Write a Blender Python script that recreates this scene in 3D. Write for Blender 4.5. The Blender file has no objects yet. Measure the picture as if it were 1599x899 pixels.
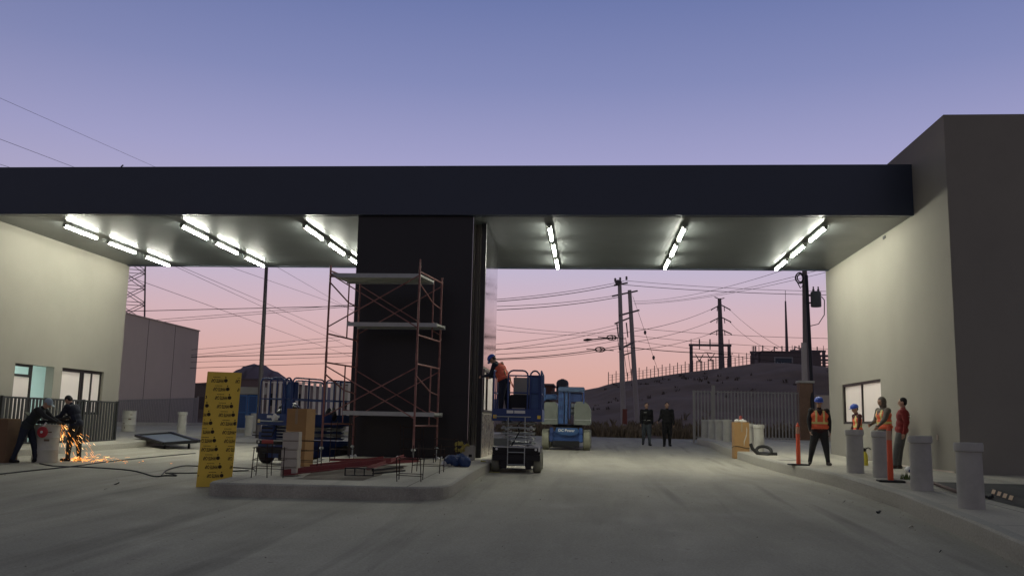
import bpy, bmesh, math, random
from mathutils import Vector, Matrix
from bisect import bisect_right
R = math.radians
rnd = random.Random(7)
scene = bpy.context.scene
COL = scene.collection

# ------------------------------------------------------------------ camera
FPX, YAW, PIT, ROL, H = 1416.474, -0.08815, 0.14853, 0.02162, 1.14
_cy, _sy, _cp, _sp = math.cos(YAW), math.sin(YAW), math.cos(PIT), math.sin(PIT)
FW = Vector((_sy*_cp, _cy*_cp, _sp))
_R0 = Vector((_cy, -_sy, 0)); _U0 = _R0.cross(FW)
RT = _R0*math.cos(ROL) + _U0*math.sin(ROL)
UP = -_R0*math.sin(ROL) + _U0*math.cos(ROL)
cam_d = bpy.data.cameras.new('camera'); cam = bpy.data.objects.new('camera', cam_d); COL.objects.link(cam)
cam_d.sensor_width = 36; cam_d.lens = FPX/1599*36; cam_d.clip_end = 6000; cam_d.clip_start = 0.05
cam.matrix_world = Matrix(((RT.x, UP.x, -FW.x, 0), (RT.y, UP.y, -FW.y, 0), (RT.z, UP.z, -FW.z, H), (0, 0, 0, 1)))
scene.camera = cam
scene.view_settings.view_transform = 'Standard'; scene.view_settings.look = 'None'
scene.view_settings.gamma = 1; scene.view_settings.exposure = 0.0
scene.render.engine = 'CYCLES'
try:
    scene.cycles.use_denoising = True
    scene.cycles.max_bounces = 7; scene.cycles.diffuse_bounces = 4
    scene.cycles.sample_clamp_indirect = 4
except Exception: pass

# ------------------------------------------------------------------ sky (dusk, warm afterglow ahead of the camera)
def lin(c):
    return tuple(((v/255)/12.92 if v/255 <= .04045 else ((v/255+.055)/1.055)**2.4) for v in c)
W = bpy.data.worlds.new('World'); scene.world = W; W.use_nodes = True
nt = W.node_tree; nt.nodes.clear(); N = nt.nodes.new; LK = nt.links.new
wo = N('ShaderNodeOutputWorld'); bg = N('ShaderNodeBackground'); bg.inputs[1].default_value = 1.0
tc = N('ShaderNodeTexCoord'); sep = N('ShaderNodeSeparateXYZ'); LK(tc.outputs['Generated'], sep.inputs[0])
def ramp(stops):
    r = N('ShaderNodeValToRGB'); e = r.color_ramp.elements
    while len(e) > 1: e.remove(e[-1])
    e[0].position = stops[0][0]; e[0].color = (*lin(stops[0][1]), 1)
    for p, c in stops[1:]:
        n = e.new(p); n.color = (*lin(c), 1)
    r.color_ramp.interpolation = 'EASE' if False else 'LINEAR'
    LK(sep.outputs[2], r.inputs[0]); return r
glow = ramp([(0, (204, 150, 140)), (.045, (214, 167, 157)), (.075, (212, 171, 168)), (.115, (208, 177, 185)), (.165, (192, 180, 204)),
             (.28, (159, 158, 199)), (.36, (130, 137, 183)), (.45, (104, 117, 167)), (.6, (88, 98, 126)), (.8, (90, 96, 104)), (1, (88, 94, 102))])
away = ramp([(0, (124, 108, 108)), (.06, (132, 116, 118)), (.12, (124, 116, 122)), (.2, (124, 119, 134)), (.3, (116, 114, 130)), (.5, (104, 105, 120)), (.8, (90, 96, 104)), (1, (88, 94, 102))])
sun_az = R(8)   # the sun went down straight ahead, a little to the right
dp = N('ShaderNodeVectorMath'); dp.operation = 'DOT_PRODUCT'; LK(tc.outputs['Generated'], dp.inputs[0]); dp.inputs[1].default_value = (math.sin(sun_az), math.cos(sun_az), 0)
mr = N('ShaderNodeMapRange'); mr.inputs[1].default_value = -.15; mr.inputs[2].default_value = .90; mr.interpolation_type = 'SMOOTHSTEP'
LK(dp.outputs['Value'], mr.inputs[0])
mx = N('ShaderNodeMix'); mx.data_type = 'RGBA'; LK(mr.outputs[0], mx.inputs[0]); LK(away.outputs[0], mx.inputs[6]); LK(glow.outputs[0], mx.inputs[7])
LK(mx.outputs[2], bg.inputs[0])
sky = N('ShaderNodeTexSky'); sky.sky_type = 'NISHITA'; sky.sun_disc = False; sky.sun_elevation = R(-3); sky.sun_rotation = sun_az
bg2 = N('ShaderNodeBackground'); bg2.inputs[1].default_value = 0.05; LK(sky.outputs[0], bg2.inputs[0])
ad = N('ShaderNodeAddShader'); LK(bg.outputs[0], ad.inputs[0]); LK(bg2.outputs[0], ad.inputs[1]); LK(ad.outputs[0], wo.inputs[0])

LAMP_STRENGTH = 132.0

# ------------------------------------------------------------------ positions: from a point of the photo to a point of the place
KN = [(-60, -2.2), (0, -.56), (12, -.224), (18, -.056), (20, -.012), (22, 0), (26, .01), (33, .12), (36.5, .2), (40, .34), (60, .45), (120, .6), (600, 1), (3000, 1)]
def gz(Y):
    if Y <= KN[0][0]: return KN[0][1]
    for (a, za), (b, zb) in zip(KN, KN[1:]):
        if Y <= b: return za + (zb-za)*(Y-a)/(b-a)
    return KN[-1][1]
def ray(x, y): return FW*FPX + RT*(x-799.5) - UP*(y-449.5)
def P(x, y, Y):
    d = ray(x, y); t = Y/d.y; return Vector((d.x*t, Y, H+d.z*t))
def PX(x, y, X):
    d = ray(x, y); t = X/d.x; return Vector((X, d.y*t, H+d.z*t))
def G(x, y, dz=0.0):
    d = ray(x, y); Y = 3.0
    while Y < 90:
        if H + d.z*Y/d.y < gz(Y)+dz: break
        Y += .01
    return Vector((d.x*Y/d.y, Y, gz(Y)+dz))

# ------------------------------------------------------------------ materials
MATS = {}
def mat(name, col, rough=.6, metal=0, var=0.0, scale=3.0, bump=0.0, bscale=40.0, emit=None, es=1.0, col2=None, stretch=None, spec=None, alpha=None, trans=0):
    if name in MATS: return MATS[name]
    m = bpy.data.materials.new(name); m.use_nodes = True; t = m.node_tree; b = t.nodes['Principled BSDF']
    b.inputs['Base Color'].default_value = (*col, 1); b.inputs['Roughness'].default_value = rough; b.inputs['Metallic'].default_value = metal
    if spec is not None: b.inputs['Specular IOR Level'].default_value = spec
    if trans: b.inputs['Transmission Weight'].default_value = trans
    if emit: b.inputs['Emission Color'].default_value = (*emit, 1); b.inputs['Emission Strength'].default_value = es
    n = t.nodes.new; l = t.links.new
    if var or bump:
        co = n('ShaderNodeTexCoord'); mp = n('ShaderNodeMapping'); l(co.outputs['Object'], mp.inputs[0])
        if stretch: mp.inputs['Scale'].default_value = stretch
    if var:
        a = n('ShaderNodeTexNoise'); a.inputs['Scale'].default_value = scale; a.inputs['Detail'].default_value = 7; a.inputs['Roughness'].default_value = .65
        l(mp.outputs[0], a.inputs[0])
        a2 = n('ShaderNodeTexNoise'); a2.inputs['Scale'].default_value = scale*.17; a2.inputs['Detail'].default_value = 3; l(mp.outputs[0], a2.inputs[0])
        av = n('ShaderNodeMath'); av.operation = 'ADD'; l(a.outputs[0], av.inputs[0]); l(a2.outputs[0], av.inputs[1])
        q = n('ShaderNodeMapRange'); q.inputs[1].default_value = .65; q.inputs[2].default_value = 1.35; l(av.outputs[0], q.inputs[0])
        mi = n('ShaderNodeMix'); mi.data_type = 'RGBA'; l(q.outputs[0], mi.inputs[0])
        lo = tuple(c*(1-var) for c in col); hi = col2 if col2 else tuple(min(1, c*(1+var)) for c in col)
        mi.inputs[6].default_value = (*lo, 1); mi.inputs[7].default_value = (*hi, 1); l(mi.outputs[2], b.inputs['Base Color'])
        rr = n('ShaderNodeMapRange'); rr.inputs[3].default_value = max(0, rough-.12); rr.inputs[4].default_value = min(1, rough+.12); l(a.outputs[0], rr.inputs[0]); l(rr.outputs[0], b.inputs['Roughness'])
    if bump:
        c = n('ShaderNodeTexNoise'); c.inputs['Scale'].default_value = bscale; c.inputs['Detail'].default_value = 4; l(mp.outputs[0], c.inputs[0])
        bu = n('ShaderNodeBump'); bu.inputs['Strength'].default_value = bump; bu.inputs['Distance'].default_value = .02; l(c.outputs[0], bu.inputs['Height']); l(bu.outputs[0], b.inputs['Normal'])
    MATS[name] = m; return m

M_plaster = mat('plaster_beige', (.255, .240, .202), .85, var=.10, scale=.9, bump=.25, bscale=60)
M_plaster_g = mat('plaster_grey', (.52, .44, .375), .85, var=.07, scale=1.2, bump=.2, bscale=50)
M_conc = mat('concrete_pale', (.40, .385, .32), .8, var=.16, scale=2.5, bump=.3, bscale=45)
M_bollard = mat('concrete_bollard', (.42, .41, .37), .8, var=.22, scale=4, bump=.3, bscale=60)
M_fascia = mat('dark_cladding', (.036, .048, .076), .38, .2, var=.12, scale=.7)
M_black = mat('black_panel', (.0048, .0056, .0085), .38, var=.3, scale=.6)
M_soffit = mat('soffit_panel', (.085, .094, .094), .50, .3, var=.06, scale=.6)
M_soffit.node_tree.nodes['Principled BSDF'].inputs['Coat Weight'].default_value = .22
M_soffit.node_tree.nodes['Principled BSDF'].inputs['Coat Roughness'].default_value = .06
M_mirror = mat('polished_panel', (.62, .60, .62), .06, 1.0, var=.04, scale=1.0, bump=.10, bscale=.9, stretch=(1, 1, .35))
M_frame = mat('window_frame_bronze', (.022, .018, .016), .45, .3, var=.1)
M_pane = mat('pale_pane', (.80, .73, .68), .35, var=.06, scale=1.5)  # opaque panes in one pale pinkish tone
M_steelred = mat('scaffold_oxide_red', (.22, .065, .06), .6, .1, var=.35, scale=9, col2=(.34, .17, .15))
M_galv = mat('galvanised', (.42, .44, .43), .5, .5, var=.15, scale=6)
M_rebar = mat('rebar_rust', (.035, .02, .016), .8, .2, var=.3, scale=20)
M_dark = mat('dark_metal', (.02, .02, .023), .5, .5, var=.15)
M_blue = mat('machine_blue', (.030, .085, .27), .45, var=.2, scale=5)
M_navy = mat('machine_navy', (.022, .050, .17), .5, var=.2, scale=5)
M_lblue = mat('machine_light_blue', (.035, .085, .22), .45, var=.15, scale=5)
M_cowl = mat('machine_grey_cowl', (.15, .165, .145), .5, var=.2, scale=6)
M_tyre = mat('tyre_grey', (.21, .21, .16), .85, var=.2, scale=8)
M_tyred = mat('tyre_dark', (.03, .03, .03), .85, var=.2, scale=8)
M_rim = mat('rim_pale', (.35, .36, .33), .5, .2, var=.1)
M_white = mat('white_paint', (.72, .72, .68), .5, var=.06)
M_orange = mat('traffic_orange', (.75, .10, .03), .5, var=.12, scale=6)
M_rubber = mat('black_rubber', (.016, .016, .016), .7, var=.2)
M_card = mat('cardboard', (.36, .21, .085), .85, var=.15, scale=4)
M_card2 = mat('cardboard_brown', (.17, .10, .055), .85, var=.15, scale=4)
M_cardp = mat('pale_carton', (.46, .42, .35), .85, var=.1, scale=4)
M_yellow = mat('yellow_sheet', (.84, .58, .07), .6, var=.08, scale=3)
M_ink = mat('black_ink', (.045, .030, .008), .7)
M_drum = mat('drum_white', (.50, .49, .42), .55, var=.2, scale=5)
M_wood = mat('pole_wood', (.17, .145, .14), .85, var=.2, scale=4)
M_cpole = mat('pole_concrete', (.38, .34, .33), .85, var=.12, scale=3)
M_wire = mat('wire_black', (.02, .018, .02), .8)
M_far = mat('far_steel', (.15, .125, .135), .8, var=.1)
M_slat = mat('slat_grey', (.28, .265, .25), .6, .1, var=.12, scale=2)
M_rail = mat('railing_dark', (.035, .038, .036), .5, .3, var=.1)

def ground_material(name, a, b, joints=None):
    m = bpy.data.materials.new(name); m.use_nodes = True; t = m.node_tree; bs = t.nodes['Principled BSDF']; n = t.nodes.new; l = t.links.new
    co = n('ShaderNodeTexCoord')
    def noise(s, det=6, st=None, rg=.6, dist=0):
        mp = n('ShaderNodeMapping'); l(co.outputs['Object'], mp.inputs[0])
        if st: mp.inputs['Scale'].default_value = st
        x = n('ShaderNodeTexNoise'); x.inputs['Scale'].default_value = s; x.inputs['Detail'].default_value = det; x.inputs['Roughness'].default_value = rg; x.inputs['Distortion'].default_value = dist
        l(mp.outputs[0], x.inputs[0]); return x.outputs[0]
    def mrng(v, lo, hi, a_=0, b_=1):
        q = n('ShaderNodeMapRange'); q.inputs[1].default_value = lo; q.inputs[2].default_value = hi; q.inputs[3].default_value = a_; q.inputs[4].default_value = b_; l(v, q.inputs[0]); return q.outputs[0]
    def mix(f, c1, c2, mode='MIX'):
        q = n('ShaderNodeMix'); q.data_type = 'RGBA'; q.blend_type = mode
        if isinstance(f, float): q.inputs[0].default_value = f
        else: l(f, q.inputs[0])
        for i, c in ((6, c1), (7, c2)):
            if isinstance(c, tuple): q.inputs[i].default_value = (*c, 1)
            else: l(c, q.inputs[i])
        return q.outputs[2]
    big = mrng(noise(.30, 5, (1, .10, 1), .6, .4), .3, .7)
    col = mix(big, a, b)
    st = mrng(noise(.8, 6, (1, .13, 1), .62, .5), .44, .72)
    col = mix(st, col, tuple(c*.80 for c in a))
    st2 = mrng(noise(1.6, 5, (1, .05, 1), .5, .3), .60, .74)
    col = mix(st2, col, tuple(c*.66 for c in a))
    fine = mrng(noise(38, 3, None, .6), .3, .7, .82, 1.14)
    cmb = n('ShaderNodeCombineColor'); [l(fine, cmb.inputs[i]) for i in range(3)]
    col = mix(1.0, col, cmb.outputs[0], 'MULTIPLY')
    spots = mrng(noise(4.5, 2, None, .5), .73, .79)
    col = mix(spots, col, tuple(c*.6 for c in a))
    # tyre tracks along the lanes
    sx = n('ShaderNodeSeparateXYZ'); l(co.outputs['Object'], sx.inputs[0])
    if joints:
        jx, jy = joints
        for ax, stp in ((0, jx), (1, jy)):
            if not stp: continue
            pm = n('ShaderNodeMath'); pm.operation = 'PINGPONG'; l(sx.outputs[ax], pm.inputs[0]); pm.inputs[1].default_value = stp/2
            jt = mrng(pm.outputs[0], .006, .016, 1, 0)
            col = mix(jt, col, tuple(c*.35 for c in a))
    l(col, bs.inputs['Base Color'])
    l(mrng(noise(1.3, 5), .3, .7, .7, .95), bs.inputs['Roughness'])
    bu = n('ShaderNodeBump'); bu.inputs['Strength'].default_value = .35; bu.inputs['Distance'].default_value = .015; l(noise(60, 4), bu.inputs['Height']); l(bu.outputs[0], bs.inputs['Normal'])
    return m
M_road = ground_material('road_surface', (.325, .305, .242), (.425, .398, .315))
M_pave = ground_material('pavement_concrete', (.43, .405, .33), (.53, .495, .40), (3.0, 2.4))
M_kerb = ground_material('kerb_concrete', (.34, .325, .275), (.45, .43, .35))
M_earth = mat('hill_earth', (.165, .112, .088), .95, var=.3, scale=.5, col2=(.22, .152, .118), bump=.5, bscale=2.2)
M_dirt = ground_material('dirt_patch', (.10, .078, .055), (.17, .135, .095))
M_asph = ground_material('asphalt_patch', (.055, .055, .05), (.085, .082, .075))

# ------------------------------------------------------------------ mesh builder
class MB:
    def __init__(s): s.v = []; s.f = []; s.m = []
    def add(s, vs, fs, mi=0):
        o = len(s.v); s.v += [tuple(v) for v in vs]; s.f += [tuple(i+o for i in f) for f in fs]; s.m += [mi]*len(fs); return s
    def box(s, c, d, rot=None, mi=0, bev=0.0):
        x, y, z = d[0]/2, d[1]/2, d[2]/2
        M = (rot.to_matrix() if hasattr(rot, 'to_matrix') else rot) if rot is not None else Matrix.Identity(3)
        c = Vector(c)
        if bev and min(x, y, z) > bev*1.2:
            bm = bmesh.new(); bmesh.ops.create_cube(bm, size=1); bmesh.ops.scale(bm, vec=(2*x, 2*y, 2*z), verts=bm.verts)
            bmesh.ops.bevel(bm, geom=bm.edges[:], offset=bev, segments=2, affect='EDGES')
            bm.verts.index_update()
            s.add([c+M@v.co for v in bm.verts], [[v.index for v in f.verts] for f in bm.faces], mi); bm.free(); return s
        vs = [c+M@Vector((i*x, j*y, k*z)) for k in (-1, 1) for j in (-1, 1) for i in (-1, 1)]
        return s.add(vs, [(0, 2, 3, 1), (4, 5, 7, 6), (0, 1, 5, 4), (2, 6, 7, 3), (0, 4, 6, 2), (1, 3, 7, 5)], mi)
    def bb(s, x0, x1, y0, y1, z0, z1, mi=0, bev=0.0):
        return s.box(((x0+x1)/2, (y0+y1)/2, (z0+z1)/2), (abs(x1-x0), abs(y1-y0), abs(z1-z0)), None, mi, bev)
    def beam(s, a, b, w, h=None, mi=0, up=(0, 0, 1)):
        a, b = Vector(a), Vector(b); d = b-a; L = d.length
        if L < 1e-6: return s
        z = d/L; u = Vector(up)
        if abs(z.dot(u)) > .98: u = Vector((1, 0, 0))
        x = u.cross(z).normalized(); y = z.cross(x)
        M = Matrix((x, y, z)).transposed()
        return s.box((a+b)/2, (w, h or w, L), M, mi)
    def tube(s, pts, r, n=8, mi=0, caps=True):
        pts = [Vector(p) for p in pts]; rs = r if isinstance(r, (list, tuple)) else [r]*len(pts)
        rings = []; prev = None
        for i, p in enumerate(pts):
            d = (pts[min(i+1, len(pts)-1)]-pts[max(i-1, 0)]).normalized()
            if prev is None:
                u = Vector((0, 0, 1)) if abs(d.z) < .9 else Vector((1, 0, 0)); x = u.cross(d).normalized()
            else:
                x = (prev - d*prev.dot(d)).normalized()
            prev = x; y = d.cross(x)
            rings.append([p+(x*math.cos(2*math.pi*k/n)+y*math.sin(2*math.pi*k/n))*rs[i] for k in range(n)])
        vs = [v for rg in rings for v in rg]; fs = []
        for i in range(len(pts)-1):
            for k in range(n):
                a, b = i*n+k, i*n+(k+1) % n; fs.append((a, b, b+n, a+n))
        if caps: fs.append(tuple(reversed(range(n)))); fs.append(tuple(range((len(pts)-1)*n, len(pts)*n)))
        return s.add(vs, fs, mi)
    def lathe(s, prof, c=(0, 0, 0), n=24, mi=0, M=None, sx=1, sy=1):
        c = Vector(c); M = M or Matrix.Identity(3); vs = []; fs = []
        for r, z in prof:
            for k in range(n):
                a = 2*math.pi*k/n; vs.append(c+M@Vector((r*math.cos(a)*sx, r*math.sin(a)*sy, z)))
        for i in range(len(prof)-1):
            for k in range(n):
                a, b = i*n+k, i*n+(k+1) % n; fs.append((a, b, b+n, a+n))
        if prof[0][0] > 1e-5: fs.append(tuple(reversed(range(n))))
        if prof[-1][0] > 1e-5: fs.append(tuple(range((len(prof)-1)*n, len(prof)*n)))
        return s.add(vs, fs, mi)
    def prism(s, poly, a, b, mi=0):
        # poly: list of points; extruded from offset a to offset b (vectors)
        a, b = Vector(a), Vector(b); n = len(poly); vs = [Vector(p)+a for p in poly]+[Vector(p)+b for p in poly]
        fs = [tuple(reversed(range(n))), tuple(range(n, 2*n))]+[(k, (k+1) % n, (k+1) % n+n, k+n) for k in range(n)]
        return s.add(vs, fs, mi)
    def ell(s, c, r, M=None, n=14, m=9, mi=0):
        prof = [(math.sin(math.pi*i/m), -math.cos(math.pi*i/m)) for i in range(m+1)]
        prof[0] = (0.0, -1.0); prof[-1] = (0.0, 1.0)
        M = M or Matrix.Identity(3); S = Matrix.Diagonal(Vector(r))
        return s.lathe([(max(p, 1e-4), z) for p, z in prof], c, n, mi, M@S)
    def build(s, name, mats, parent=None, smooth=False, loc=None):
        me = bpy.data.meshes.new(name); me.from_pydata(s.v, [], s.f)
        if not isinstance(mats, (list, tuple)): mats = [mats]
        for m in mats: me.materials.append(m)
        if len(mats) > 1: me.polygons.foreach_set('material_index', s.m)
        bm = bmesh.new(); bm.from_mesh(me); bmesh.ops.recalc_face_normals(bm, faces=bm.faces[:]); bm.to_mesh(me); bm.free()
        if smooth:
            try: me.shade_smooth()
            except Exception: pass
            try: me.set_sharp_from_angle(angle=R(38))
            except Exception: pass
        me.update()
        o = bpy.data.objects.new(name, me); COL.objects.link(o)
        if parent: o.parent = parent
        if loc is not None: o.location = loc
        return o
def tag(o, label=None, cat=None, group=None, kind=None):
    if label: o['label'] = label
    if cat: o['category'] = cat
    if group: o['group'] = group
    if kind: o['kind'] = kind
    return o
def thing(name, label, cat, loc=(0, 0, 0), rz=0.0, group=None):
    o = bpy.data.objects.new(name, None); COL.objects.link(o); o.location = loc; o.rotation_euler = (0, 0, rz); o.empty_display_size = .2
    return tag(o, label, cat, group)
def copy_tree(o, parent=None):
    c = o.copy(); COL.objects.link(c)
    if parent: c.parent = parent
    for ch in list(o.children): copy_tree(ch, c)
    return c
def text_mesh(mb, body, size, M, ext=.002, mi=0, bold=False, spacing=1.0):
    cu = bpy.data.curves.new('t', 'FONT'); cu.body = body; cu.size = size; cu.extrude = ext; cu.align_x = 'CENTER'; cu.align_y = 'CENTER'; cu.resolution_u = 2
    cu.space_character = spacing
    if bold: cu.offset = size*.028
    o = bpy.data.objects.new('t', cu); COL.objects.link(o)
    dg = bpy.context.evaluated_depsgraph_get(); me = bpy.data.meshes.new_from_object(o.evaluated_get(dg))
    mb.add([M@v.co for v in me.vertices], [tuple(p.vertices) for p in me.polygons], mi)
    bpy.data.objects.remove(o); bpy.data.meshes.remove(me); bpy.data.curves.remove(cu)
def wall_cells(mb, axis, pos, th, a0, a1, z0, z1, holes, mi=0):
    """a wall on plane axis=pos (thickness th away from pos), with rectangular holes (a,b,zlo,zhi)"""
    As = sorted({a0, a1, *[h[0] for h in holes], *[h[1] for h in holes]}); Zs = sorted({z0, z1, *[h[2] for h in holes], *[h[3] for h in holes]})
    for a, b in zip(As, As[1:]):
        run = None
        for c, d in zip(Zs, Zs[1:]):
            cm, dm = (a+b)/2, (c+d)/2
            if any(h[0] < cm < h[1] and h[2] < dm < h[3] for h in holes):
                continue
            if axis == 'x': mb.bb(min(pos, pos+th), max(pos, pos+th), a, b, c, d, mi)
            else: mb.bb(a, b, min(pos, pos+th), max(pos, pos+th), c, d, mi)
# ================================================================== SETTING
def sheet(name, mt, xs, ys, zf, kind='structure'):
    vs = [(x, y, zf(x, y)) for y in ys for x in xs]; n = len(xs); fs = []
    for j in range(len(ys)-1):
        for i in range(n-1): a = j*n+i; fs.append((a, a+1, a+n+1, a+n))
    m = MB().add(vs, fs); o = m.build(name, mt); tag(o, kind=kind)
    for p in o.data.polygons: p.use_smooth = True
    return o
def frange(a, b, s):
    r = []; x = a
    while x < b-1e-6: r.append(x); x += s
    return r+[b]
def sm(t): t = max(0, min(1, t)); return t*t*(3-2*t)
def vnoise(x, y, seed=0):
    def h(i, j): return ((math.sin(i*127.1+j*311.7+seed*74.7)*43758.5453) % 1.0)
    xi, yi = math.floor(x), math.floor(y); fx, fy = sm(x-xi), sm(y-yi)
    return (h(xi, yi)*(1-fx)+h(xi+1, yi)*fx)*(1-fy)+(h(xi, yi+1)*(1-fx)+h(xi+1, yi+1)*fx)*fy
RID = [P(x, y, 115) for x, y in ((700, 640), (800, 622), (870, 614), (897, 611), (940, 603), (952, 598), (1060, 582), (1125, 574), (1190, 565), (1300, 573), (1420, 560), (1600, 570))]
def ridge(X):
    if X <= RID[0].x: return RID[0].z*max(0, 1-(RID[0].x-X)/60)+.6*min(1, (RID[0].x-X)/60)
    for a, b in zip(RID, RID[1:]):
        if X <= b.x: return a.z+(b.z-a.z)*(X-a.x)/(b.x-a.x)
    return RID[-1].z
def hz(X, Y):
    b = gz(Y)
    if Y < 58: return b
    t = (Y-58)/57
    s = .35*sm(min(1, t*1.0))+.65*max(0, min(1, t))**1.25
    r = ridge(X/ (1 if Y > 115 else (Y/115)*.5+.5) if Y < 115 else X*115/Y)
    n = (vnoise(X*.12, Y*.1)-.5)*1.3+(vnoise(X*.45, Y*.3, 3)-.5)*.5+(vnoise(X*1.3, Y*.9, 5)-.5)*.18
    edge = sm(min(1, t*3))*(1-sm((Y-108)/7))
    zz = b+(max(r, b)-b)*s + n*edge*min(1, (max(r, b)-b)/3+.15)
    return zz if Y <= 115 else b+(max(r, b)-b)
sheet('ground', M_earth, [-2500, -600, -200]+frange(-90, 90, 10)+[200, 600, 2500], [-60, -20, 0, 12, 18, 20, 22, 26, 33, 36.5, 40, 50, 57], lambda x, y: gz(y)-.03)
sheet('hillside', M_earth, [-2500, -700, -300]+frange(-120, -26, 8)+frange(-24, 60, 1.0)+frange(64, 160, 8)+[300, 900, 2500], frange(57, 116, 1.1)+[125, 150, 220, 400, 800, 1500, 3000], lambda x, y: hz(x, y)-.03)
sheet('road', M_road, frange(-60, 40, 5), frange(-20, 18, 2)+[20, 22, 26, 33, 36.5, 40, 48, 58], lambda x, y: gz(y))

# pavement beside the right building: a raised slab with a real kerb face
def slab(name, Ys, edge, far, h, mt_top, mt_side, side=1):
    """edge(Y) = x of the kerb, far = x of the hidden side; side=+1: slab lies at larger x"""
    m = MB(); prof = []
    for Y in Ys:
        e = edge(Y); g = gz(Y)
        prof.append([(e, Y, g-.12), (e+.012*side, Y, g+h-.03), (e+.035*side, Y, g+h), (e+.20*side, Y, g+h), (far(Y) if callable(far) else far, Y, g+h)])
    for a, b in zip(prof, prof[1:]):
        for k in range(4):
            m.add([a[k], b[k], b[k+1], a[k+1]], [(0, 1, 2, 3)], 1 if k < 3 else 0)
    for pr in (prof[0], prof[-1]):
        g = pr[0][2]; f = pr[-1]; m.add([pr[0], pr[1], pr[2], pr[3], f, (f[0], f[1], g)], [(0, 1, 2, 3, 4, 5)], 1)
    o = m.build(name, [mt_top, mt_side]); tag(o, kind='structure')
    return o
def rk(Y):
    pts = [(-5, 4.2), (8, 4.45), (11, 4.7), (13, 4.92), (16, 5.12), (20, 5.13), (27, 5.06), (45, 5.15), (48, 5.5), (51, 6.6), (53, 8.2), (55, 11)]
    for (a, xa), (b, xb) in zip(pts, pts[1:]):
        if Y <= b: return xa+(xb-xa)*(Y-a)/(b-a)+.012*math.sin(Y*1.7)
    return 11
slab('right_pavement', frange(-4, 26, .5)+frange(26.5, 44, .8)+frange(45, 54, .6), rk, 40, .26, M_pave, M_kerb, 1)
def lk(Y):
    pts = [(20, -15.15), (24, -15.2), (28, -15.3), (33, -15.5), (37, -15.7), (41, -16.4), (46, -18.6), (54, -22), (62, -25)]
    for (a, xa), (b, xb) in zip(pts, pts[1:]):
        if Y <= b: return xa+(xb-xa)*(Y-a)/(b-a)+.012*math.sin(Y*1.3)
    return -25
slab('left_pavement', frange(20, 44, .7)+frange(45, 60, 1), lk, -70, .20, M_pave, M_kerb, -1)
slab('far_left_pavement', frange(47, 57, 1), lambda Y: -4.5-.1*(57-Y), -24.0, .18, M_pave, M_kerb, -1)

# centre island: rounded corners, kerb face, a patch of bare dirt
def isl(h=.22):
    return lambda x, y: gz(max(y, 14))+h
def round_poly(c, r, n=6):
    out = []
    for i, p in enumerate(c):
        p = Vector((*p, 0)); a = Vector((*c[i-1], 0)); b = Vector((*c[(i+1) % len(c)], 0)); rr = r[i]
        da, db = (a-p).normalized(), (b-p).normalized()
        for k in range(n+1):
            t = k/n; q = (p+da*rr)*(1-t)**2+p*2*t*(1-t)+(p+db*rr)*t**2; out.append((q.x, q.y))
    return out
IP = round_poly([(-6.35, 14.85), (-2.35, 15.05), (-2.42, 36), (-6.75, 36)], [.25, .75, .3, .3])
def subdiv(poly, step):
    out = []
    for i, p in enumerate(poly):
        q = poly[(i+1) % len(poly)]; d = math.dist(p, q); n = max(1, int(d/step))
        for k in range(n): out.append((p[0]+(q[0]-p[0])*k/n, p[1]+(q[1]-p[1])*k/n))
    return out
bm = bmesh.new(); ring = subdiv(IP, 1.0); cx, cy = -4.5, 24
base = []
def shrink(p, d):
    v = Vector((cx-p[0], cy-p[1])); 
    return (p[0]+(d if p[0] < cx else -d), p[1]+(d if p[1] < cy else -d))
rings = []
for d, hh in ((0, -.12), (.012, .195), (.04, .22)):
    rings.append([bm.verts.new((*shrink(p, d), gz(max(p[1], 14))+hh)) for p in ring])
n = len(ring)
for a, b in zip(rings, rings[1:]):
    for i in range(n):
        f = bm.faces.new((a[i], a[(i+1) % n], b[(i+1) % n], b[i])); f.material_index = 1
me = bpy.data.meshes.new('island')
# top: triangulated strips by Y so the slab follows the slope of the road
top = bm.faces.new(rings[-1]); top.material_index = 0
for Y in (15.5, 16, 16.5, 18, 20, 22, 26, 30, 33):
    bmesh.ops.bisect_plane(bm, geom=[f for f in bm.faces if f.material_index == 0]+list({e for f in bm.faces if f.material_index == 0 for e in f.edges})+list({v for f in bm.faces if f.material_index == 0 for v in f.verts}), plane_co=(0, Y, 0), plane_no=(0, 1, 0))
for v in bm.verts:
    if any(f.material_index == 0 for f in v.link_faces) and v.co.z > gz(v.co.y)+.1: v.co.z = gz(max(v.co.y, 14))+.22
bmesh.ops.recalc_face_normals(bm, faces=bm.faces[:])
bm.to_mesh(me); bm.free(); me.materials.append(M_pave); me.materials.append(M_kerb)
isl_o = bpy.data.objects.new('island', me); COL.objects.link(isl_o); tag(isl_o, kind='structure')
dp_pts = [P(*q) for q in ((462, 752, 15.9), (572, 751, 15.9), (640, 727, 19.6), (560, 725, 19.6), (500, 735, 18))]
m = MB(); pl = []
for i, q in enumerate(dp_pts): pl.append((q.x, q.y))
pl = subdiv(pl, .35); pl = [(x+rnd.uniform(-.07, .07), y+rnd.uniform(-.09, .09)) for x, y in pl]
cxd = sum(p[0] for p in pl)/len(pl); cyd = sum(p[1] for p in pl)/len(pl)
vs = [(cxd, cyd, gz(cyd)+.27)]+[(cxd+(x-cxd)*.6, cyd+(y-cyd)*.6, gz(y)+.25+rnd.uniform(-.01, .03)) for x, y in pl]+[(x, y, gz(y)+.224) for x, y in pl]; k = len(pl)
m.add(vs, [(0, 1+i, 1+(i+1) % k) for i in range(k)]+[(1+i, 1+k+i, 1+k+(i+1) % k, 1+(i+1) % k) for i in range(k)])
o = m.build('bare_dirt', M_dirt, smooth=True); tag(o, kind='structure')
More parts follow.
